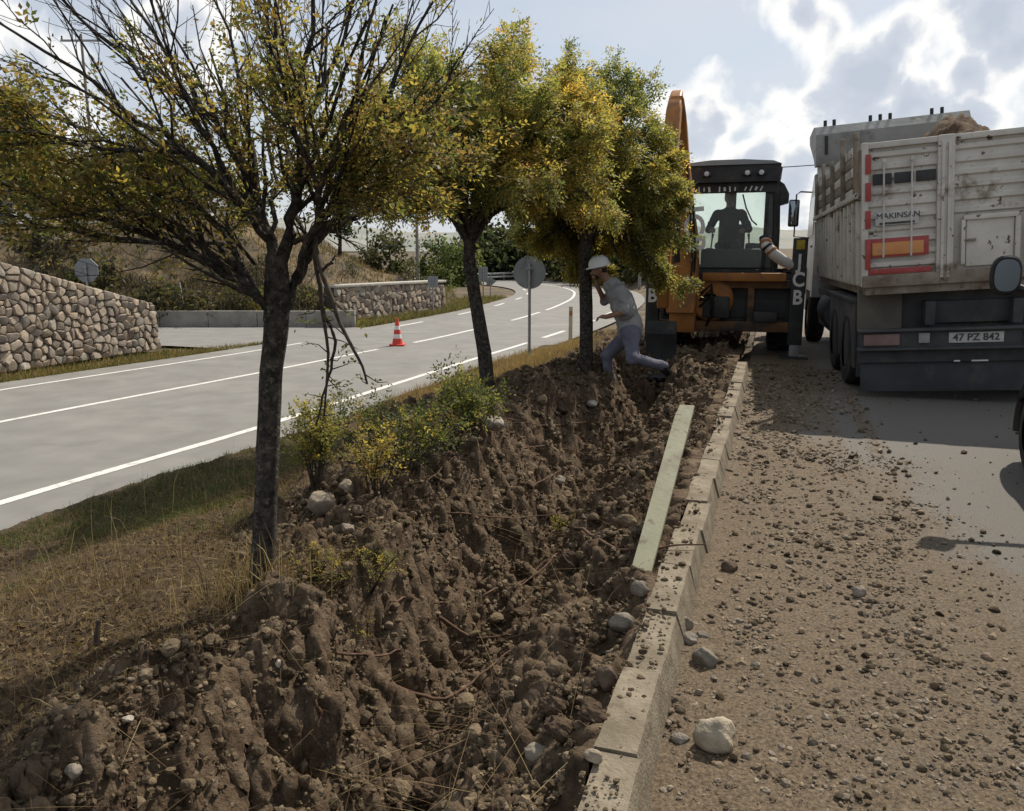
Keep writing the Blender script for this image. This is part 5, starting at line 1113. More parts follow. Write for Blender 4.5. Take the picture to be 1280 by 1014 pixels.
pr = [(a_, b_, c_ * (1.0 if i_ == sk else 1.13), d_ * (1.0 if i_ == sk else 1.13), i_) for a_, b_, c_, d_, i_ in pr]
body('body', pr, [m_skin, m_shirt, m_trs], Wk)
mb = MB(); ns = 28; rings = [(.134, -.012), (.132, 0.0), (.128, .006), (.126, .03), (.120, .055), (.110, .08), (.092, .103), (.065, .120), (.032, .129), (.001, .131)]
V = []; F = []
for r_, z in rings:
    for k in range(ns):
        an = 2 * math.pi * k / ns; brim = 1.0 + (.22 * max(0, math.cos(an)) ** 3 if r_ > .13 else 0); V.append((math.cos(an) * r_ * 1.08 * brim, math.sin(an) * r_ * .92, z))
for i in range(len(rings) - 1):
    for k in range(ns): F.append((i * ns + k, i * ns + (k + 1) % ns, (i + 1) * ns + (k + 1) % ns, (i + 1) * ns + k))
mb.add(V, F)
fz = math.atan2(fw[1], fw[0]); hm = Matrix.Translation(Vector(hd + np.array([0, 0, .045]))) @ Matrix.Rotation(fz, 4, 'Z') @ Matrix.Rotation(R(12), 4, 'Y')
hh_ = mb.build('hard_hat', m_hat, Wk, sharp=50, xf=hm)
mb = MB(); mb.box((0, 0, .118), (.13, .020, .026), .008); mb.build('ridge', m_hat, hh_, xf=hm)
# eyes, brow and beard
sdv = np.cross(fw, [0, 0, 1.]); 
for s_ in (-1, 1):
    mb = MB(); c_ = hd + fw * .078 + sdv * .032 * s_ + np.array([0, 0, .012]); mb.lathe([(.001, -.012), (.009, -.006), (.012, 0), (.009, .006), (.001, .012)], 10, 'z', tuple(c_)); mb.build('eye', m_black, Wk)
    mb = MB(); c_ = hd + sdv * .090 * s_ - np.array([0, 0, .01]); mb.lathe([(.004, -.03), (.02, -.015), (.024, .005), (.014, .026), (.002, .03)], 10, 'z', tuple(c_)); mb.build('ear', m_skin, Wk)
V, F = rock_mesh(5, 3, (.062, .062, .052), .2); mesh_np('beard', V + hd + fw * .045 - np.array([0, 0, .075]), F, m_hair, Wk)
V, F = rock_mesh(6, 3, (.092, .094, .07), .12); mesh_np('hair', V + hd - fw * .014 + np.array([0, 0, -.004]), F, m_hair, Wk)
for a, b, c_, nm in ((J(762, 481, 10.32), J(748, 487, 10.30), .05, 'boot'), (J(828, 457, 10.13), J(838, 468, 10.16), .05, 'boot')):
    b_ = a + (b - a) / np.linalg.norm(b - a) * .17
    body(nm, [(a, a + (b_ - a) * .2 - np.array([0, 0, .02]), .058, .055, 0), (a - np.array([0, 0, .025]), b_ - np.array([0, 0, .03]), .05, .042, 0), (b_ - np.array([0, 0, .03]), b_ - np.array([0, 0, .032]) + (b_ - a) * .15, .044, .038, 0)], [m_black], Wk, h=.012)

# ================================================================== BACKHOE LOADER
m_or = mat('digger_orange', (.25, .100, .026), (.35, .145, .036), rough=.5, scale=2.2, bump=.15, bscale=12, spots=[((.17, .085, .04), 5., .56, .68, 2.), ((.10, .075, .05), 2.2, .55, .72, 7.)])
m_dk = mat('digger_dark', (.018, .019, .021), (.042, .042, .042), rough=.55, scale=4, spots=[((.09, .075, .058), 3., .56, .74, 4.)])
m_rub = mat('tyre_rubber', (.014, .014, .014), (.032, .030, .028), rough=.85, scale=9, bump=.3, bscale=30, spots=[((.10, .085, .065), 4., .54, .72, 4.)])
m_let = mat('white_letter', (.60, .59, .56), (.68, .67, .64), rough=.6, scale=9, spots=[((.22, .2, .18), 14., .6, .7, 1.)])
m_glass = glass_mat('cab_glass', (.93, .97, .95), .06)
m_lens = mat('lamp_lens', (.48, .50, .50), (.58, .60, .60), rough=.2, scale=9)
m_shiny = mat('chrome', (.55, .55, .55), (.65, .65, .64), rough=.2, scale=6, metal=1)
m_or_shade = mat('shaded_grimy_orange', (.10, .055, .025), (.19, .09, .035), rough=.7, scale=3, spots=[((.04, .035, .03), 3., .48, .62, 2.)])  # digger orange with the shadow low on the rear painted in, plus grime blotches
BX, BY = -.66, 12.95
BH = empty('backhoe_loader', (BX, BY, -.02), 0, 'orange and black backhoe loader with raised arm seen from behind', 'backhoe')
def part(name, m_, mb, parent=BH, **k): return mb.build(name, m_, parent, **k)
def wheel(parent, x, y, r, wd, rim_m, name='wheel', lugs=0, z=None):
    z = r if z is None else z
    wv = MB(); wv.lathe([(r * .58, -wd / 2), (r * .80, -wd / 2), (r * .95, -wd * .42), (r, -wd * .28), (r, wd * .28), (r * .95, wd * .42), (r * .80, wd / 2), (r * .58, wd / 2)], 36, 'x', (x, y, z), cap=False)
    for k in range(lugs):
        a = 2 * math.pi * k / lugs
        for s_ in (-1, 1):
            aa = a + (math.pi / lugs if s_ > 0 else 0); wv.box((x + s_ * wd * .22, y + math.cos(aa) * (r + .008), z + math.sin(aa) * (r + .008)), (wd * .46, .055, .05), .008, (aa - math.pi / 2, 0, .35 * s_))
    w_ = wv.build(name, m_rub, parent)
    rm = MB(); rm.lathe([(.05, -wd * .30), (r * .30, -wd * .30), (r * .34, -wd * .12), (r * .56, -wd * .40), (r * .60, -wd * .40), (r * .60, wd * .40), (r * .56, wd * .40), (r * .34, wd * .12), (r * .30, wd * .30), (.05, wd * .30)], 28, 'x', (x, y, z)); rm.build('rim', rim_m, w_)
    return w_
for s_ in (-1, 1): wheel(BH, .88 * s_, 1.25, .68, .40, m_let if s_ > 0 else m_or, lugs=18)
for s_ in (-1, 1): wheel(BH, .86 * s_, 3.35, .46, .30, m_or, lugs=16)
mb = MB(); mb.box((0, 2.0, .78), (.8, 3.6, .36), .03); mb.box((0, .25, .78), (1.9, .26, .30), .02); part('chassis', m_dk, mb)
mb = MB(); mb.box((0, 2.75, 1.30), (.95, 1.9, .62), .06); part('engine_hood', m_or, mb)
mb = MB(); mb.box((-.02, .06, 1.16), (2.16, .14, .13), .02); mb.box((.42, .05, .83), (.1, .12, .55), .01); part('slide_frame', m_or_shade, mb)
mb = MB(); mb.box((-.02, .06, .50), (2.16, .16, .16), .02); part('lower_beam', m_or_shade, mb)
mb = MB(); mb.box((.26, .17, .84), (1.62, .06, .56), .01); mb.box((-.1, -.03, .80), (.42, .1, .34), .03); mb.box((.65, -.02, .66), (.35, .08, .16), .02); part('rear_plate', m_dk, mb)
mb = MB(); mb.box((.30, -.05, 1.27), (1.25, .12, .13), .02); part('control_cowl', m_or, mb)
for s_ in (-1, 1):                                                # stabiliser legs with letters
    x = 1.10 * s_; mb = MB(); mb.box((x, .02, 1.05), (.21, .20, 1.62), .012); lg = part('stabiliser_leg', m_dk, mb)
    for k, chh in enumerate('JCB'):
        text_mesh('letter', chh, .30, m_let, lg, Matrix.Translation((x, -.085, 1.50 - .27 * k)) @ Matrix.Rotation(R(90), 4, 'X'), .005, .85, .008)
    mb = MB(); mb.box((x, -.086, 1.76), (.12, .012, .14), .003); mb.build('warning_plate', mat('warning_yellow', (.45, .33, .03), (.3, .22, .03), rough=.6, scale=20), lg)
    mb = MB(); mb.box((x, .02, .20), (.14, .14, .40), .01); mb.build('inner_leg', m_steel, lg)
    mb = MB(); mb.box((x, .02, .04), (.42, .36, .05), .015); mb.build('foot_pad', m_dk, lg)
# arm: king post, boom, dipper, bucket, on the left of the slide frame
ax_ = -.60
mb = MB(); mb.box((ax_, -.12, .80), (.40, .30, .80), .04); part('king_post', m_or, mb)
def arm(name, prof, m_, nseg=None, wfun=None):                    # side profile (y, z, half depth) swept with its own width
    V = []; F = []
    for (y, z, ty, tz, wd, x) in prof:
        V += [(x - wd / 2, y - ty, z - tz), (x + wd / 2, y - ty, z - tz), (x + wd / 2, y + ty, z + tz), (x - wd / 2, y + ty, z + tz)]
    for i in range(len(prof) - 1):
        for k in range(4): F.append((i * 4 + k, i * 4 + (k + 1) % 4, i * 4 + 4 + (k + 1) % 4, i * 4 + 4 + k))
    n = (len(prof) - 1) * 4; F += [(3, 2, 1, 0), (n, n + 1, n + 2, n + 3)]; mb_ = MB(); mb_.add(V, F); o_ = mb_.build(name, m_, BH, sharp=30)
    bv = o_.modifiers.new('edge', 'BEVEL'); bv.width = .025; bv.segments = 2; return o_
bo = arm('boom', [(-.18, .75, .16, .05, .44, ax_ - .02), (-.10, 1.15, .20, .04, .52, ax_ - .04), (-.02, 1.8, .22, .02, .46, ax_ - .05), (-.05, 2.5, .20, -.03, .34, ax_ - .10), (-.25, 3.15, .17, -.06, .27, ax_ - .13), (-.50, 3.55, .16, -.08, .25, ax_ - .14), (-.66, 3.82, .10, -.06, .20, ax_ - .15)], m_or)
dpp = arm('dipper', [(-.62, 3.95, .09, .05, .17, ax_ - .17), (-.78, 3.70, .16, .05, .21, ax_ - .17), (-.92, 3.2, .15, .03, .22, ax_ - .19), (-1.0, 2.3, .12, .0, .20, ax_ - .21), (-.98, 1.2, .10, .0, .18, ax_ - .22), (-.95, .82, .08, .0, .16, ax_ - .22)], m_or)
text_mesh('lettering', 'JCB', .42, m_let, bo, Matrix.Translation((ax_ + .12, -.232, 2.0)) @ Matrix.Rotation(R(-5), 4, 'Y') @ Matrix.Rotation(R(90), 4, 'X') @ Matrix.Rotation(R(-90), 4, 'Z'), .02, 1.1, .01)
mb = MB(); mb.tube([(ax_ - .10, -.40, 1.5), (ax_ - .14, -.70, 3.0)], .055, 10); mb.tube([(ax_ - .14, -.70, 3.0), (ax_ - .15, -.80, 3.6)], .03, 8); part('hydraulic_ram', m_dk, mb)
mb = MB(); mb.tube([(ax_ + .10, -.25, 1.0), (ax_ + .13, -.30, 1.5), (ax_ + .06, -.30, 2.3), (ax_, -.45, 3.0)], .018, 6); mb.tube([(ax_ + .15, -.25, 1.0), (ax_ + .17, -.28, 1.6), (ax_ + .10, -.28, 2.4)], .018, 6); part('hydraulic_hose', m_black, mb)
mb = MB()
for k in range(3): mb.tube([(ax_ + .25, -.06, .8 + .1 * k), (ax_ + .42, -.16, 1.0 + .08 * k), (ax_ + .46, -.1, .66 + .1 * k), (ax_ + .36, -.02, .5)], .022, 6)
part('hose_bundle', m_black, mb)
mb = MB(); mb.lathe([(.10, -.04), (.30, -.035), (.34, 0), (.30, .035), (.10, .04)], 26, 'y', (ax_ + .42, -.02, .92), cap=False); part('slew_ring', m_or, mb)
mb = MB(); bk = [(-.1, .82), (-.02, .55), (.05, .2), (-.02, -.06), (-.2, -.2), (-.50, -.22), (-.62, -.12), (-.50, -.10), (-.26, -.08), (-.14, .06), (-.12, .3), (-.2, .6)]
mb.prism([(y * .8 - .92, z * .85 - .06) for y, z in bk], 'x', ax_ - .44, ax_ + .0); bkt = part('bucket', m_dk, mb)
for k in range(4): mb = MB(); mb.box((ax_ - .40 + .12 * k, -1.45, -.18), (.05, .16, .035), .005, (R(-14), 0, 0)); mb.build('tooth', m_dk, bkt)
# cab
cx0, cx1, cy0, cy1, cz0, cz1 = -.77, .74, .50, 2.0, 1.22, 3.02
for (x, y, tx) in ((cx0, cy0, .04), (cx1, cy0, -.04), (cx0, cy1, .02), (cx1, cy1, -.02)):
    mb = MB(); mb.tube([(x, y, cz0), (x, y, 2.0), (x + tx, y, cz1 - .1)], [.055, .055, .05], 8); part('pillar', m_dk, mb)
mb = MB(); mb.prism([(cx0 + .02, 2.74), (cx1 - .02, 2.74), (cx1 + .04, 2.93), (cx1 - .05, 3.03), (.2, 3.06), (-.3, 3.06), (cx0 + .06, 3.03), (cx0 - .03, 2.93)], 'y', cy0 - .14, cy1 + .12); rf = part('roof', m_dk, mb)
mb = MB(); mb.prism([(cx0 + .0, 3.0), (cx0 + .12, 3.045), (-.3, 3.078), (.2, 3.078), (cx1 - .1, 3.045), (cx1 + .02, 3.0)], 'y', cy0 - .17, cy1 + .1); mb.build('roof_cap', mat('roof_grey', (.20, .215, .22), (.26, .27, .275), rough=.5, scale=3), rf)
for x in (-.36, .26, .47):
    mb = MB(); mb.box((x, cy0 - .16, 2.87), (.14, .06, .08), .02); wl = mb.build('work_lamp', m_dk, rf); mb = MB(); mb.lathe([(.001, 0), (.03, .001), (.038, .006)], 16, 'y', (x, cy0 - .197, 2.87)); wl_ = mb.build('lens', m_lens, wl)
mb = MB(); mb.box((-.02, cy0 - .02, 2.66), (1.42, .05, .16), .01); vis = part('visor_strip', m_dk, mb)
for k in range(14):
    if k in (4, 9): continue
    x = -.56 + .08 * k; mb = MB(); mb.box((x, cy0 - .05, 2.64), (.022 if k % 3 else .035, .008, .085 if k % 2 else .06), 0, (0, R(24 if k > 9 else -10 + 5 * (k % 3)), 0)); mb.build('mark', m_let, vis)
mb = MB(); mb.box((0, cy0 + .02, 1.30), (1.46, .05, .16), .01); mb.box((0, cy1, 1.34), (1.46, .05, .22), .01); mb.box((cx0, 1.25, 1.34), (.05, 1.5, .22), .01); mb.box((cx1, 1.25, 1.34), (.05, 1.5, .22), .01); mb.box((0, 1.25, 1.24), (1.46, 1.5, .06), .01); part('cab_base', m_dk, mb)
mb = MB(); mb.box((cx1 - .17, cy0 + .01, 2.0), (.05, .05, 1.3), .01); mb.box((.02, cy1 - .02, 2.1), (.05, .04, 1.3), .01); part('window_post', m_dk, mb)
mb = MB(); mb.box((cx1 - .08, cy0 + .03, 2.0), (.14, .03, 1.3), .005); part('corner_panel', m_dk, mb)
for nm, c_, d_ in (('rear_window', (0, cy0 + .012, 2.02), (1.40, .008, 1.22)), ('windscreen', (0, cy1 + .012, 2.08), (1.40, .008, 1.22)), ('side_window', (cx0 - .005, 1.25, 2.08), (.008, 1.38, 1.24)), ('side_window', (cx1 + .005, 1.25, 2.08), (.008, 1.38, 1.24))):
    mb = MB(); mb.box(c_, d_); part(nm, m_glass, mb)
mb = MB(); mb.box((.0, 1.55, 1.55), (.50, .5, .16), .05); mb.box((.0, 1.80, 1.85), (.46, .14, .6), .05); mb.box((-.33, 1.35, 1.52), (.12, .5, .42), .03); mb.box((.42, 1.3, 1.55), (.32, .5, .52), .04); part('seat', m_black, mb)
mb = MB(); mb.box((.05, .72, 1.50), (.95, .22, .42), .04); part('control_console', m_black, mb)
for x in (-.28, -.16, .22, .34): mb = MB(); mb.tube([(x, .76, 1.65), (x * .95, .82, 1.85), (x * .92, .86, 1.95)], [.012, .012, .022], 7); part('control_lever', m_black, mb)
mb = MB(); mb.tube([(.20, cy0 + .05, 2.56), (.26, cy0 + .05, 2.35), (.36, cy0 + .05, 2.15), (.44, cy0 + .05, 2.08)], .014, 6); part('wiper', m_black, mb)
mb = MB(); mb.prism([(cx1 + .02, 2.38), (cx1 + .16, 2.42), (cx1 + .16, 2.55), (cx1 + .08, 2.70), (cx1 + .02, 2.74)], 'y', cy0 - .02, cy0 + .30); part('side_cowl', m_dk, mb)
mb = MB(); P_ = [(.98, -.02, 1.45), (.86, -.10, 1.52), (.72, -.14, 1.62), (.60, -.12, 1.76), (.58, -.06, 1.88)]; mb.tube(P_, [.075, .085, .085, .08, .075], 12); hp = part('white_duct', mat('duct_white', (.52, .51, .48), (.62, .60, .57), rough=.6, scale=6), mb)
for k, t in enumerate((2.3, 2.8, 3.3, 3.8)):
    i = int(t); p0 = Vector(P_[i]); p1 = Vector(P_[min(i + 1, 4)]); c_ = p0.lerp(p1, t - i); d_ = (p1 - p0).normalized(); mb = MB(); mb.tube([c_ - d_ * .018, c_ + d_ * .018], .092, 12); mb.build('stripe', m_black if k % 2 else m_or, hp)
# operator
Op = empty('person', (BX, BY + 1.45, 1.6), 0, 'operator in dark jacket sitting in the digger cab facing the trench', 'person'); q = lambda x, y, z: np.array([x - .0, y - 1.45, z - 1.58])
pr = [(q(-.04, 1.45, 2.53), q(-.04, 1.45, 2.57), .092, .09, 0), (q(-.04, 1.40, 2.48), q(-.04, 1.38, 2.45), .06, .045, 0), (q(-.04, 1.36, 2.51), q(-.04, 1.34, 2.49), .012, .015, 0), (q(-.04, 1.47, 2.44), q(-.04, 1.49, 2.36), .055, .06, 0),
      (q(-.04, 1.50, 2.22), q(-.04, 1.50, 1.80), .17, .16, 1), (q(-.24, 1.50, 2.26), q(.16, 1.50, 2.26), .085, .085, 1), (q(-.26, 1.48, 2.24), q(-.36, 1.28, 2.0), .075, .06, 1), (q(-.36, 1.28, 2.0), q(-.27, 1.0, 1.98), .058, .045, 1), (q(.18, 1.48, 2.24), q(.30, 1.28, 2.0), .075, .06, 1), (q(.30, 1.28, 2.0), q(.21, 1.0, 1.98), .058, .045, 1),
      (q(-.12, 1.50, 1.74), q(-.16, 1.1, 1.72), .10, .075, 2), (q(-.16, 1.1, 1.72), q(-.16, 1.02, 1.40), .07, .05, 2), (q(.06, 1.50, 1.74), q(.10, 1.1, 1.72), .10, .075, 2), (q(.10, 1.1, 1.72), q(.10, 1.02, 1.40), .07, .05, 2)]
pr += hand(q(-.27, 1.0, 1.98), (0, -1, -.1), (0, 0, 1), mi=0, curl=.9) + hand(q(.21, 1.0, 1.98), (0, -1, -.1), (0, 0, 1), mi=0, curl=.9)
body('body', pr, [m_skin, mat('dark_jacket', (.012, .013, .017), (.024, .025, .03), rough=.9, scale=9), mat('dark_trousers', (.02, .022, .03), rough=.9)], Op, h=.014)
V, F = rock_mesh(8, 3, (.098, .10, .075), .1); mesh_np('hair', V + q(-.04, 1.475, 2.585), F, m_hair, Op)

# ================================================================== TIPPER TRUCK
W2 = 1.15; tl0 = dp(1066, 484, 8.7)
TR = empty('tipper_truck', (tl0[0] + W2 * math.cos(R(1.7)), tl0[1] + W2 * math.sin(R(1.7)), 0), R(1.7), 'battered pale tipper truck with a slatted bed and dark underrun panel', 'truck')
m_bed = mat('bed_paint', (.43, .405, .36), (.56, .535, .485), rough=.75, scale=2.0, bump=.25, bscale=14, spots=[((.22, .18, .14), 3.2, .57, .68, 2.), ((.10, .062, .042), 6., .635, .655, 5.), ((.13, .09, .062), 11., .64, .66, 11.), ((.20, .17, .13), 22., .66, .70, 9.)])
m_rust = mat('rusty_frame', (.15, .115, .085), (.27, .235, .19), rough=.85, scale=5, bump=.3, bscale=30, spots=[((.10, .055, .035), 7., .56, .66, 2.)])
m_chas = mat('truck_dark', (.035, .037, .040), (.07, .071, .072), rough=.7, scale=3, bump=.15, bscale=20, spots=[((.12, .105, .085), 2.2, .56, .78, 3.)])
m_refl = mat('red_reflector', (.27, .045, .042), (.34, .06, .055), rough=.4, scale=12, spots=[((.25, .2, .17), 10., .6, .68, 3.)])
m_orp = mat('orange_plate', (.50, .22, .08), (.55, .26, .09), rough=.5, scale=8, spots=[((.26, .2, .15), 6., .58, .70, 3.)])
roll = Matrix.Translation((0, 0, 1.0)) @ Matrix.Rotation(R(-3.2), 4, 'Y') @ Matrix.Translation((0, 0, -1.0))
rollb = Matrix.Translation((0, 0, 1.25)) @ Matrix.Rotation(R(-4.2), 4, 'Y') @ Matrix.Translation((0, 0, -1.25))
ZB, ZT = 1.32, 2.80; BL = 5.4
def tp(name, m_, mb, parent=None, xf=rollb, **k): return mb.build(name, m_, parent or TR, xf=xf, **k)
mb = MB(); mb.box((0, BL / 2, ZB - .05), (2.2, BL, .1), .01); tp('bed_floor', m_rust, mb)
# tailgate
mb = MB(); mb.box((0, .05, (ZB + ZT) / 2), (2 * W2 - .06, .05, ZT - ZB), .006); tg = tp('tailgate', m_bed, mb)
for xa, xb_ in ((-1.08, -.42), (-.26, .42), (.58, 1.08)):
    n_ = 10
    for k in range(n_):
        if xa > -1 and xa < 0 and k < 4 and False: continue
        z = ZB + .16 + (ZT - ZB - .20) * (k + .5) / n_; hgt = (ZT - ZB - .2) / n_ * .62
        if xa == -.26 and k < 4: continue
        if xa < -1 and k in (7,): continue
        mb = MB(); mb.prism([(-.005, z - hgt / 2), (-.030, z - hgt * .28), (-.030, z + hgt * .28), (-.005, z + hgt / 2)], 'x', xa, xb_); mb.v = [(v[0], v[1] + .03, v[2]) for v in mb.v]; tp('rib', m_bed, mb, tg, smooth=False)
for x, wd in ((-1.115, .07), (-.34, .16), (.50, .16), (1.115, .07)):
    mb = MB(); mb.box((x, .005, (ZB + ZT) / 2 + .01), (wd, .09, ZT - ZB + .03), .012)
    if wd > .1: mb.box((x - .03, -.045, (ZB + ZT) / 2), (.03, .03, ZT - ZB - .1), .006); mb.box((x + .03, -.045, (ZB + ZT) / 2), (.03, .03, ZT - ZB - .1), .006)
    tp('post', m_bed, mb, tg)
mb = MB(); mb.box((0, .0, ZB + .05), (2 * W2 - .02, .10, .13), .012); tp('bottom_rail', m_rust, mb, tg)
mb = MB(); mb.box((0, .02, ZT - .01), (2 * W2 - .1, .09, .06), .01); tp('top_rail', m_bed, mb, tg)
for k in range(3):
    x0 = -1.04 + .21 * k; mb = MB(); mb.box((x0 + .10, .012, 2.44), (.18, .03, .11), .004); tp('slot', mat('slot_dark', (.03, .032, .034), (.05, .05, .05), rough=.7, scale=8), mb, tg)
for x in (-.93, -.66): mb = MB(); mb.tube([(x, -.03, 2.60), (x, -.03, 1.62)], .010, 6); mb.box((x, -.03, 2.62), (.035, .03, .04), .005); tp('rod', m_bed, mb, tg)
for k, (z0, z1) in enumerate(((2.50, 2.70), (2.22, 2.41), (1.93, 2.12), (1.50, 1.82))): mb = MB(); mb.box((-1.085, -.048, (z0 + z1) / 2), (.055, .008, z1 - z0), .002); tp('reflector', m_refl, mb, tg)
mb = MB(); mb.box((-.79, -.022, 1.72), (.60, .01, .20), .003); op_ = tp('plate_border', m_refl, mb, tg); mb = MB(); mb.box((-.79, -.0295, 1.71), (.50, .006, .13), .002); tp('plate_centre', m_orp, mb, tg)
mb = MB(); mb.box((-.79, -.022, 1.47), (.66, .01, .06), .003); tp('red_strip', m_refl, mb, tg)
mb = MB(); mb.box((-.80, -.025, 2.02), (.42, .010, .13), .003); np_ = tp('name_plate', mat('name_plate_grey', (.40, .40, .38), (.46, .45, .43), rough=.6, scale=9), mb, tg)
m_ink = mat('ink', (.04, .04, .042), (.08, .078, .075), rough=.8, scale=20)
text_mesh('lettering', 'MAKINSAN', .085, m_ink, tg, rollb @ Matrix.Translation((-.79, -.034, 2.05)) @ Matrix.Rotation(R(90), 4, 'X'), .002, 1.0)
mb = MB(); mb.box((-.80, -.032, 1.975), (.34, .004, .022)); tp('small_print', m_ink, mb, tg)
mb = MB(); mb.box((.08, -.012, 1.72), (.44, .03, .50), .01); ht_ = tp('hatch', m_bed, mb, tg); mb = MB(); mb.box((.08, -.03, 1.97), (.50, .05, .05), .01); mb.box((-.17, -.03, 1.72), (.04, .04, .46), .01); mb.box((.33, -.03, 1.72), (.05, .04, .46), .01); tp('hatch_frame', m_bed, mb, tg)
mb = MB(); mb.box((-.11, -.04, 1.74), (.12, .02, .025), .004); tp('latch', m_rust, mb, tg)
# sides
for s_ in (-1, 1):
    x = W2 * s_ - .02 * s_; mb = MB(); mb.box((x, BL / 2 + .05, (ZB + 2.28) / 2), (.04, BL, 2.28 - ZB), .005); sp_ = tp('side_panel', m_bed, mb)
    for k in range(15): mb = MB(); mb.box((x + .03 * s_, .12 + k * .375, (ZB + 2.26) / 2), (.05, .10, 2.22 - ZB), .012); tp('rib', m_bed, mb, sp_)
    mb = MB(); mb.box((x + .035 * s_, BL / 2 + .05, 2.29), (.08, BL + .04, .06), .012); tp('rail', m_bed, mb, sp_)
    for k in range(5): mb = MB(); mb.box((x, .85 + BL * .42, 2.37 + .115 * k), (.03, BL * .84, .10 if s_ < 0 else .10), .008); tp('upper_board', m_rust if k % 2 else m_bed, mb, sp_)
    for k in range(5):
        yk_ = .25 + k * 1.22; mb = MB(); mb.box((x + .04 * s_, yk_, 2.60 + .04 * math.sin(k * 2.1)), (.05, .09, .74 + .12 * (k % 2)), .01); tp('stake', m_rust, mb, sp_)
    mb = MB(); mb.box((x, .03, 2.5), (.08, .12, .52), .01); tp('corner_post', m_rust, mb, sp_)
    for k in range(9):
        mb = MB(); yk_ = .3 + k * .56; mb.box((x + .023 * s_, yk_, 1.52 + .48 * (k % 3) / 3 + .1 * math.sin(k)), (.006, .05, .14)); tp('slot', MATS['slot_dark'], mb, sp_)
mb = MB(); mb.box((0, BL + .05, (ZB + 3.25) / 2), (2.26, .06, 3.25 - ZB), .01); tp('headboard', m_bed, mb)
m_guard = mat('guard_grey', (.21, .215, .20), (.29, .29, .27), rough=.6, scale=2, bump=.2, bscale=14, spots=[((.14, .125, .10), 2.4, .57, .7, 2.)])
mb = MB(); mb.prism([(BL - .05, 3.16), (BL - .10, 3.30), (BL - .10, 3.66), (BL + .02, 3.80), (BL + .3, 3.84), (BL + 1.2, 3.80), (BL + 1.2, 3.66), (BL + .35, 3.3), (BL + .2, 3.16)], 'x', -1.16, 1.16); gd = tp('cab_guard', m_guard, mb)
for x in (-1.0, -.86, -.3, -.15, .0, .62, .77): mb = MB(); mb.tube([(x, BL + .06, 3.76), (x, BL + .06, 3.90)], .028, 8); tp('stud', m_dark, mb, gd)
for bx_ in ((1.0, .05, .22), (-1.0, .05, .30)):
    mb = MB(); mb.box((bx_[0], BL - .115, 3.48), (bx_[1], .03, bx_[2]), .01); tp('bracket', m_dark, mb, gd)
# load
LX, LY = np.meshgrid(np.linspace(-1.08, 1.08, 70), np.linspace(.15, BL - .05, 120))
Lz = 2.30 + .26 * np.exp(-((LX + .0) / .9) ** 2) + .34 * np.exp(-((LX - .1) / .40) ** 2 - ((LY - 1.5) / .8) ** 2) + fbm(LX * 2, LY * 2, 4, 7) * .12 + .35 * lumps(LX, LY, .2, 9) + .45 * lumps(LX, LY, .09, 19) + .05 * fbm(LX * 7, LY * 7, 3, 29) + .5 * lumps(LX, LY, .07, 12) + .20 * sst(.3, 1.2, LY)
LV = [rollb @ Vector(v) for v in np.stack([LX, LY, Lz], -1).reshape(-1, 3)]
ld = mesh_np('soil_load', np.array(LV), grid_faces(120, 70), m_soil, tint=np.tile([1, 0, 0], (8400, 1))); ld.location = TR.location; ld.rotation_euler = TR.rotation_euler; tag(ld, 'heap of dug soil loaded in the truck bed', 'soil', None)
# chassis, bumper, underrun
mb = MB(); mb.box((-.42, 3.6, .98), (.10, 7.0, .26), .01); mb.box((.42, 3.6, .98), (.10, 7.0, .26), .01); mb.box((0, .3, .98), (.9, .12, .24), .01); tp('chassis', m_chas, mb, xf=roll)
mb = MB(); mb.box((.18, .34, 1.02), (1.70, .06, .50), .01); tp('rear_panel', m_chas, mb, xf=roll)
for s_ in (-1, 1): mb = MB(); mb.box((.90 * s_, .30, 1.02), (.46, .10, .46), .03); tp('mudguard', mat('mudguard_dust', (.10, .09, .075), (.15, .135, .11), rough=.9, scale=3), mb, xf=roll)
text_mesh('lettering', 'DAMEN-MOAN', .10, m_black, TR, roll @ Matrix.Translation((.18, .302, .865)) @ Matrix.Rotation(R(90), 4, 'X'), .003, 1.1)
text_mesh('lettering', 'MERO', .075, m_black, TR, roll @ Matrix.Translation((-.02, .302, 1.0)) @ Matrix.Rotation(R(90), 4, 'X'), .003, 1.1)
mb = MB(); mb.box((0, .05, .715), (2.28, .14, .20), .015); bp_ = tp('bumper', m_chas, mb, xf=roll)
mb = MB(); mb.box((0, .0, .815), (2.32, .16, .025), .006); mb.box((0, .0, .612), (2.32, .16, .025), .006); tp('bumper_lip', m_chas, mb, bp_, xf=roll)
m_tl = mat('tail_light_dusty', (.17, .10, .095), (.23, .15, .14), rough=.5, scale=6)
for s_ in (-1, 1):
    mb = MB(); mb.box((.92 * s_, -.03, .715), (.36, .03, .125), .01); tl_o = tp('tail_light', m_tl, mb, bp_, xf=roll)
    mb = MB(); mb.box((.50 * s_, -.03, .725), (.11, .03, .11), .01); tp('marker_light', mat('marker_grey', (.24, .235, .225), (.30, .295, .28), rough=.5, scale=8), mb, bp_, xf=roll)
mb = MB(); mb.box((0, -.027, .72), (.52, .012, .11), .004); pl_ = tp('license_plate', mat('plate_white', (.36, .36, .345), (.46, .455, .435), rough=.5, scale=9), mb, bp_, xf=roll)
text_mesh('lettering', '47 PZ 842', .105, m_ink, bp_, roll @ Matrix.Translation((0, -.036, .72)) @ Matrix.Rotation(R(90), 4, 'X'), .002, 1.0, .002)
mb = MB(); mb.box((0, .06, .525), (2.28, .05, .14), .01); tp('underrun_beam', m_chas, mb, xf=roll)
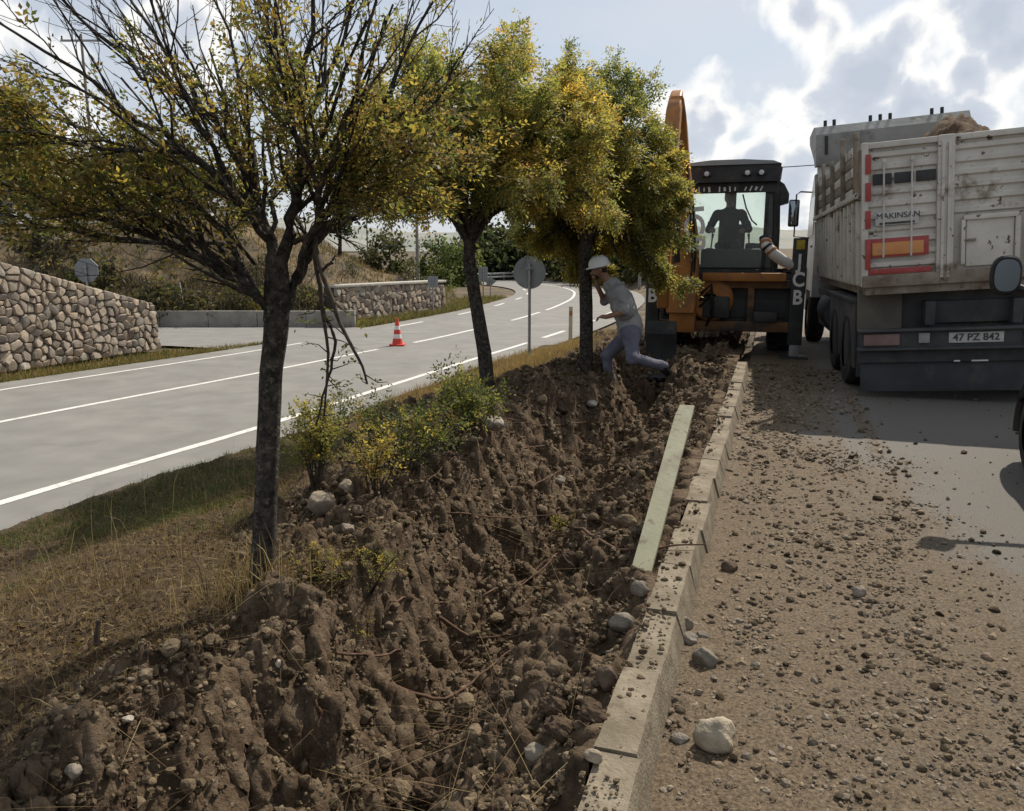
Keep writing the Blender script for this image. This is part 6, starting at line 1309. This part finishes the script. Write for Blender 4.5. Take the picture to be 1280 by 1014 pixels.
mb = MB(); mb.box((.02, .10, .29), (2.26, .025, .33), .006); mf = tp('mud_flap', mat('flap_black', (.035, .036, .04), (.055, .056, .06), rough=.6, scale=3, spots=[((.10, .09, .075), 2., .58, .75, 3.)]), mb, xf=roll)
for x, wd in ((-.16, .06), (.06, .16)): mb = MB(); mb.box((x, .03, .462), (wd, .012, .016), .003); tp('reflective_strip', m_let, mb, mf, xf=roll)
for y in (1.15, 2.5):
    for s_ in (-1, 1):
        for k in (0, 1): wheel(TR, s_ * (.99 - .32 * k), y, .50, .28, m_chas)
for s_ in (-1, 1): wheel(TR, s_ * 1.05, 6.5, .50, .30, m_let)
for s_ in (-1, 1):
    mb = MB()
    for z in (.55, .8, 1.05): mb.box((s_ * 1.08, 4.4, z), (.03, 2.3, .12), .008)
    mb.box((s_ * 1.04, 1.8, 1.12), (.26, 2.6, .04), .01); mb.box((s_ * 1.07, .55, .72), (.05, .3, .75), .01); mb.box((s_ * 1.07, 3.15, .72), (.05, .1, .75), .01)
    tp('side_guard', m_chas, mb, xf=roll)
for s_ in (-1, 1):
    mb = MB(); mb.box((s_ * 1.125, 1.83, .74), (.025, 2.75, .80), .01); tp('wheel_skirt', m_chas, mb, xf=roll)
    for yk_ in (.47, 1.8): mb = MB(); mb.box((s_ * .86, yk_, .66), (.50, .03, .84), .008); tp('wheel_flap', m_chas, mb, xf=roll)
mb = MB(); mb.lathe([(.02, 3.6), (.30, 3.6), (.32, 3.66), (.32, 4.6), (.30, 4.66), (.02, 4.66)], 20, 'y', (-.88, 0, .78)); tp('fuel_tank', m_chas, mb, xf=roll)
# cab of the truck
m_cabp = mat('cab_white', (.46, .46, .45), (.54, .54, .52), rough=.4, scale=2, coat=.2)
mb = MB(); mb.prism([(5.75, .85), (5.75, 2.75), (5.9, 3.05), (6.9, 3.05), (7.45, 2.6), (7.65, 1.8), (7.65, .55), (7.0, .55), (6.95, .95), (6.05, .95), (6.0, .85)], 'x', -1.2, 1.2); cb2 = tp('cab', m_cabp, mb, xf=Matrix())
for s_ in (-1, 1):
    mb = MB(); mb.prism([(6.25, 1.95), (6.25, 2.65), (7.0, 2.65), (7.3, 2.3), (7.38, 1.95)], 'x', 1.195 * s_, 1.21 * s_); mb.build('side_window', m_win, cb2)
    mb = MB(); mb.box((1.205 * s_, 6.38, 1.75), (.03, .16, .04), .008); mb.build('door_handle', m_black, cb2)
    mb = MB(); mb.tube([(1.18 * s_, 7.2, 2.78), (1.40 * s_, 7.28, 2.80), (1.47 * s_, 7.28, 2.75), (1.47 * s_, 7.28, 1.95), (1.18 * s_, 7.2, 1.92)], .016, 6); mr_ = mb.build('mirror_arm', m_black, cb2)
    mb = MB(); mb.box((1.50 * s_, 7.30, 2.40), (.20, .10, .52), .04); mb.build('mirror_housing', m_black, mr_)
    mb = MB(); mb.box((1.50 * s_, 7.246, 2.40), (.16, .008, .46), .003); mb.build('mirror_glass', mat('mirror', (.22, .25, .28), rough=.06, metal=1), mr_)
    mb = MB(); mb.box((1.21 * s_, 7.35, 1.1), (.05, .5, .5), .03); mb.build('step', m_chas, cb2)

# ================================================================== VAN AT THE ROADSIDE
VX, VY = 1.865, 3.35
VN = empty('pickup_van', (VX + .84, VY, 0), 0, 'dark beige van beside the lane with a rounded black door mirror', 'van')
m_van = mat('van_paint', (.17, .145, .11), (.20, .17, .13), rough=.35, scale=2, coat=.4, spots=[((.24, .2, .15), 3., .6, .8, 3.)])
def hull(name, secs, m_, parent, sharp=40):                        # cross sections along y: (y, [(x, z)...]) mirrored
    V = []; n = None
    for y, pts in secs:
        full = [(x, y, z) for x, z in pts] + [(-x, y, z) for x, z in pts[::-1]]; n = len(full); V += full
    F = [tuple(range(n))] + [tuple((len(secs) - 1) * n + k for k in range(n - 1, -1, -1))]
    for i in range(len(secs) - 1):
        for k in range(n): F.append((i * n + k, i * n + (k + 1) % n, (i + 1) * n + (k + 1) % n, (i + 1) * n + k))
    mb_ = MB(); mb_.add(V, F); return mb_.build(name, m_, parent, sharp=sharp)
low = [(.70, .35), (.80, .42), (.84, .65), (.835, .95), (.80, 1.05)]
hull('body', [(-1.6, [(.62, .45), (.74, .5), (.80, .7), (.80, 1.0), (.76, 1.08)]), (-1.45, low), (0, low), (2.4, low), (3.2, [(.70, .35), (.80, .42), (.83, .62), (.80, .88), (.70, .98)]), (3.75, [(.62, .38), (.70, .42), (.72, .6), (.68, .82), (.6, .9)]), (3.85, [(.5, .42), (.58, .46), (.6, .6), (.56, .76), (.5, .82)])], m_van, VN)
gh = hull('cabin', [(-1.5, [(.74, 1.06), (.72, 1.3), (.66, 1.7), (.6, 1.76)]), (-1.3, [(.78, 1.06), (.76, 1.35), (.68, 1.78), (.6, 1.86)]), (1.3, [(.78, 1.06), (.76, 1.35), (.67, 1.78), (.6, 1.86)]), (1.75, [(.78, 1.06), (.74, 1.3), (.64, 1.66), (.56, 1.72)]), (2.6, [(.76, 1.0), (.72, 1.05), (.66, 1.08), (.6, 1.09)])], m_van, VN)
for s_ in (-1, 1):
    for y0_, y1_, y2_, y3_ in ((-1.2, -.2, -.2, -1.15), (-.1, .85, .85, -.1), (.95, 2.05, 1.5, .95)):
        mb = MB(); mb.add([(.782 * s_, y0_, 1.14), (.782 * s_, y1_, 1.14), (.70 * s_, y2_, 1.66), (.70 * s_, y3_, 1.66), (.765 * s_, y0_, 1.14), (.765 * s_, y1_, 1.14), (.68 * s_, y2_, 1.66), (.68 * s_, y3_, 1.66)], [(0, 1, 2, 3), (7, 6, 5, 4), (0, 4, 5, 1), (1, 5, 6, 2), (2, 6, 7, 3), (3, 7, 4, 0)]); mb.build('side_window', m_win, gh)
    wheel(VN, .76 * s_, 3.02, .33, .20, m_steel); wheel(VN, .76 * s_, -.7, .33, .20, m_steel)
    mb = MB(); P_ = [(.835 * s_, 3.02 + .40 * math.cos(a_), .33 + .40 * math.sin(a_)) for a_ in np.linspace(-.2, math.pi + .2, 18)]; mb.tube(P_, .03, 6); mb.build('wheel_arch', m_black, VN)
    for y in (.1, 1.0): mb = MB(); mb.box((.845 * s_, y, .98), (.03, .16, .03), .008); mb.build('door_handle', m_black, VN)
    # mirror: rounded housing on a stalk, glass towards the back
    mc = Vector((-(VX + .84) + 1.42, 5.71 - VY, 1.44)) if s_ < 0 else Vector(((VX + .84) - 1.42, 5.71 - VY, 1.44))
    def egg(sx, sz, n=20): return [(sx * abs(math.cos(t)) ** .75 * (1 if math.cos(t) > 0 else -1), sz * abs(math.sin(t)) ** .75 * (1 if math.sin(t) > 0 else -1)) for t in np.linspace(0, 2 * math.pi, n, endpoint=False)]
    V = []; e0 = egg(.088, .125); mb = MB()
    for f_, y in ((.90, -.012), (1.0, 0), (1.0, .03), (.8, .07), (.45, .095), (.05, .10)): V += [(mc.x + u * f_, mc.y + y, mc.z + v * f_) for u, v in e0]
    n = len(e0); F = [(i * n + k, i * n + (k + 1) % n, (i + 1) * n + (k + 1) % n, (i + 1) * n + k) for i in range(5) for k in range(n)] + [tuple(range(n))]
    mb.add(V, F); mh = mb.build('door_mirror', m_black, VN)
    mb = MB(); mb.prism([(mc.x + u * .80, mc.z + v * .80) for u, v in e0], 'y', mc.y - .020, mc.y - .014); mb.build('mirror_glass', MATS['mirror'], mh, smooth=False)
    mb = MB(); mb.tube([tuple(mc + Vector((.05 * -s_ , .03, -.07))), tuple(mc + Vector((.30 * -s_, .02, -.16))), tuple(mc + Vector((.66 * -s_, 0, -.22)))], [.03, .026, .03], 8); mb.build('mirror_stalk', m_black, mh)
for s_ in (-1, 1): mb = MB(); mb.box((.52 * s_, 3.80, .72), (.26, .1, .14), .03); mb.build('headlight', m_lens, VN)
mb = MB(); mb.box((0, 3.83, .5), (1.2, .12, .16), .03); mb.build('bumper', m_black, VN)
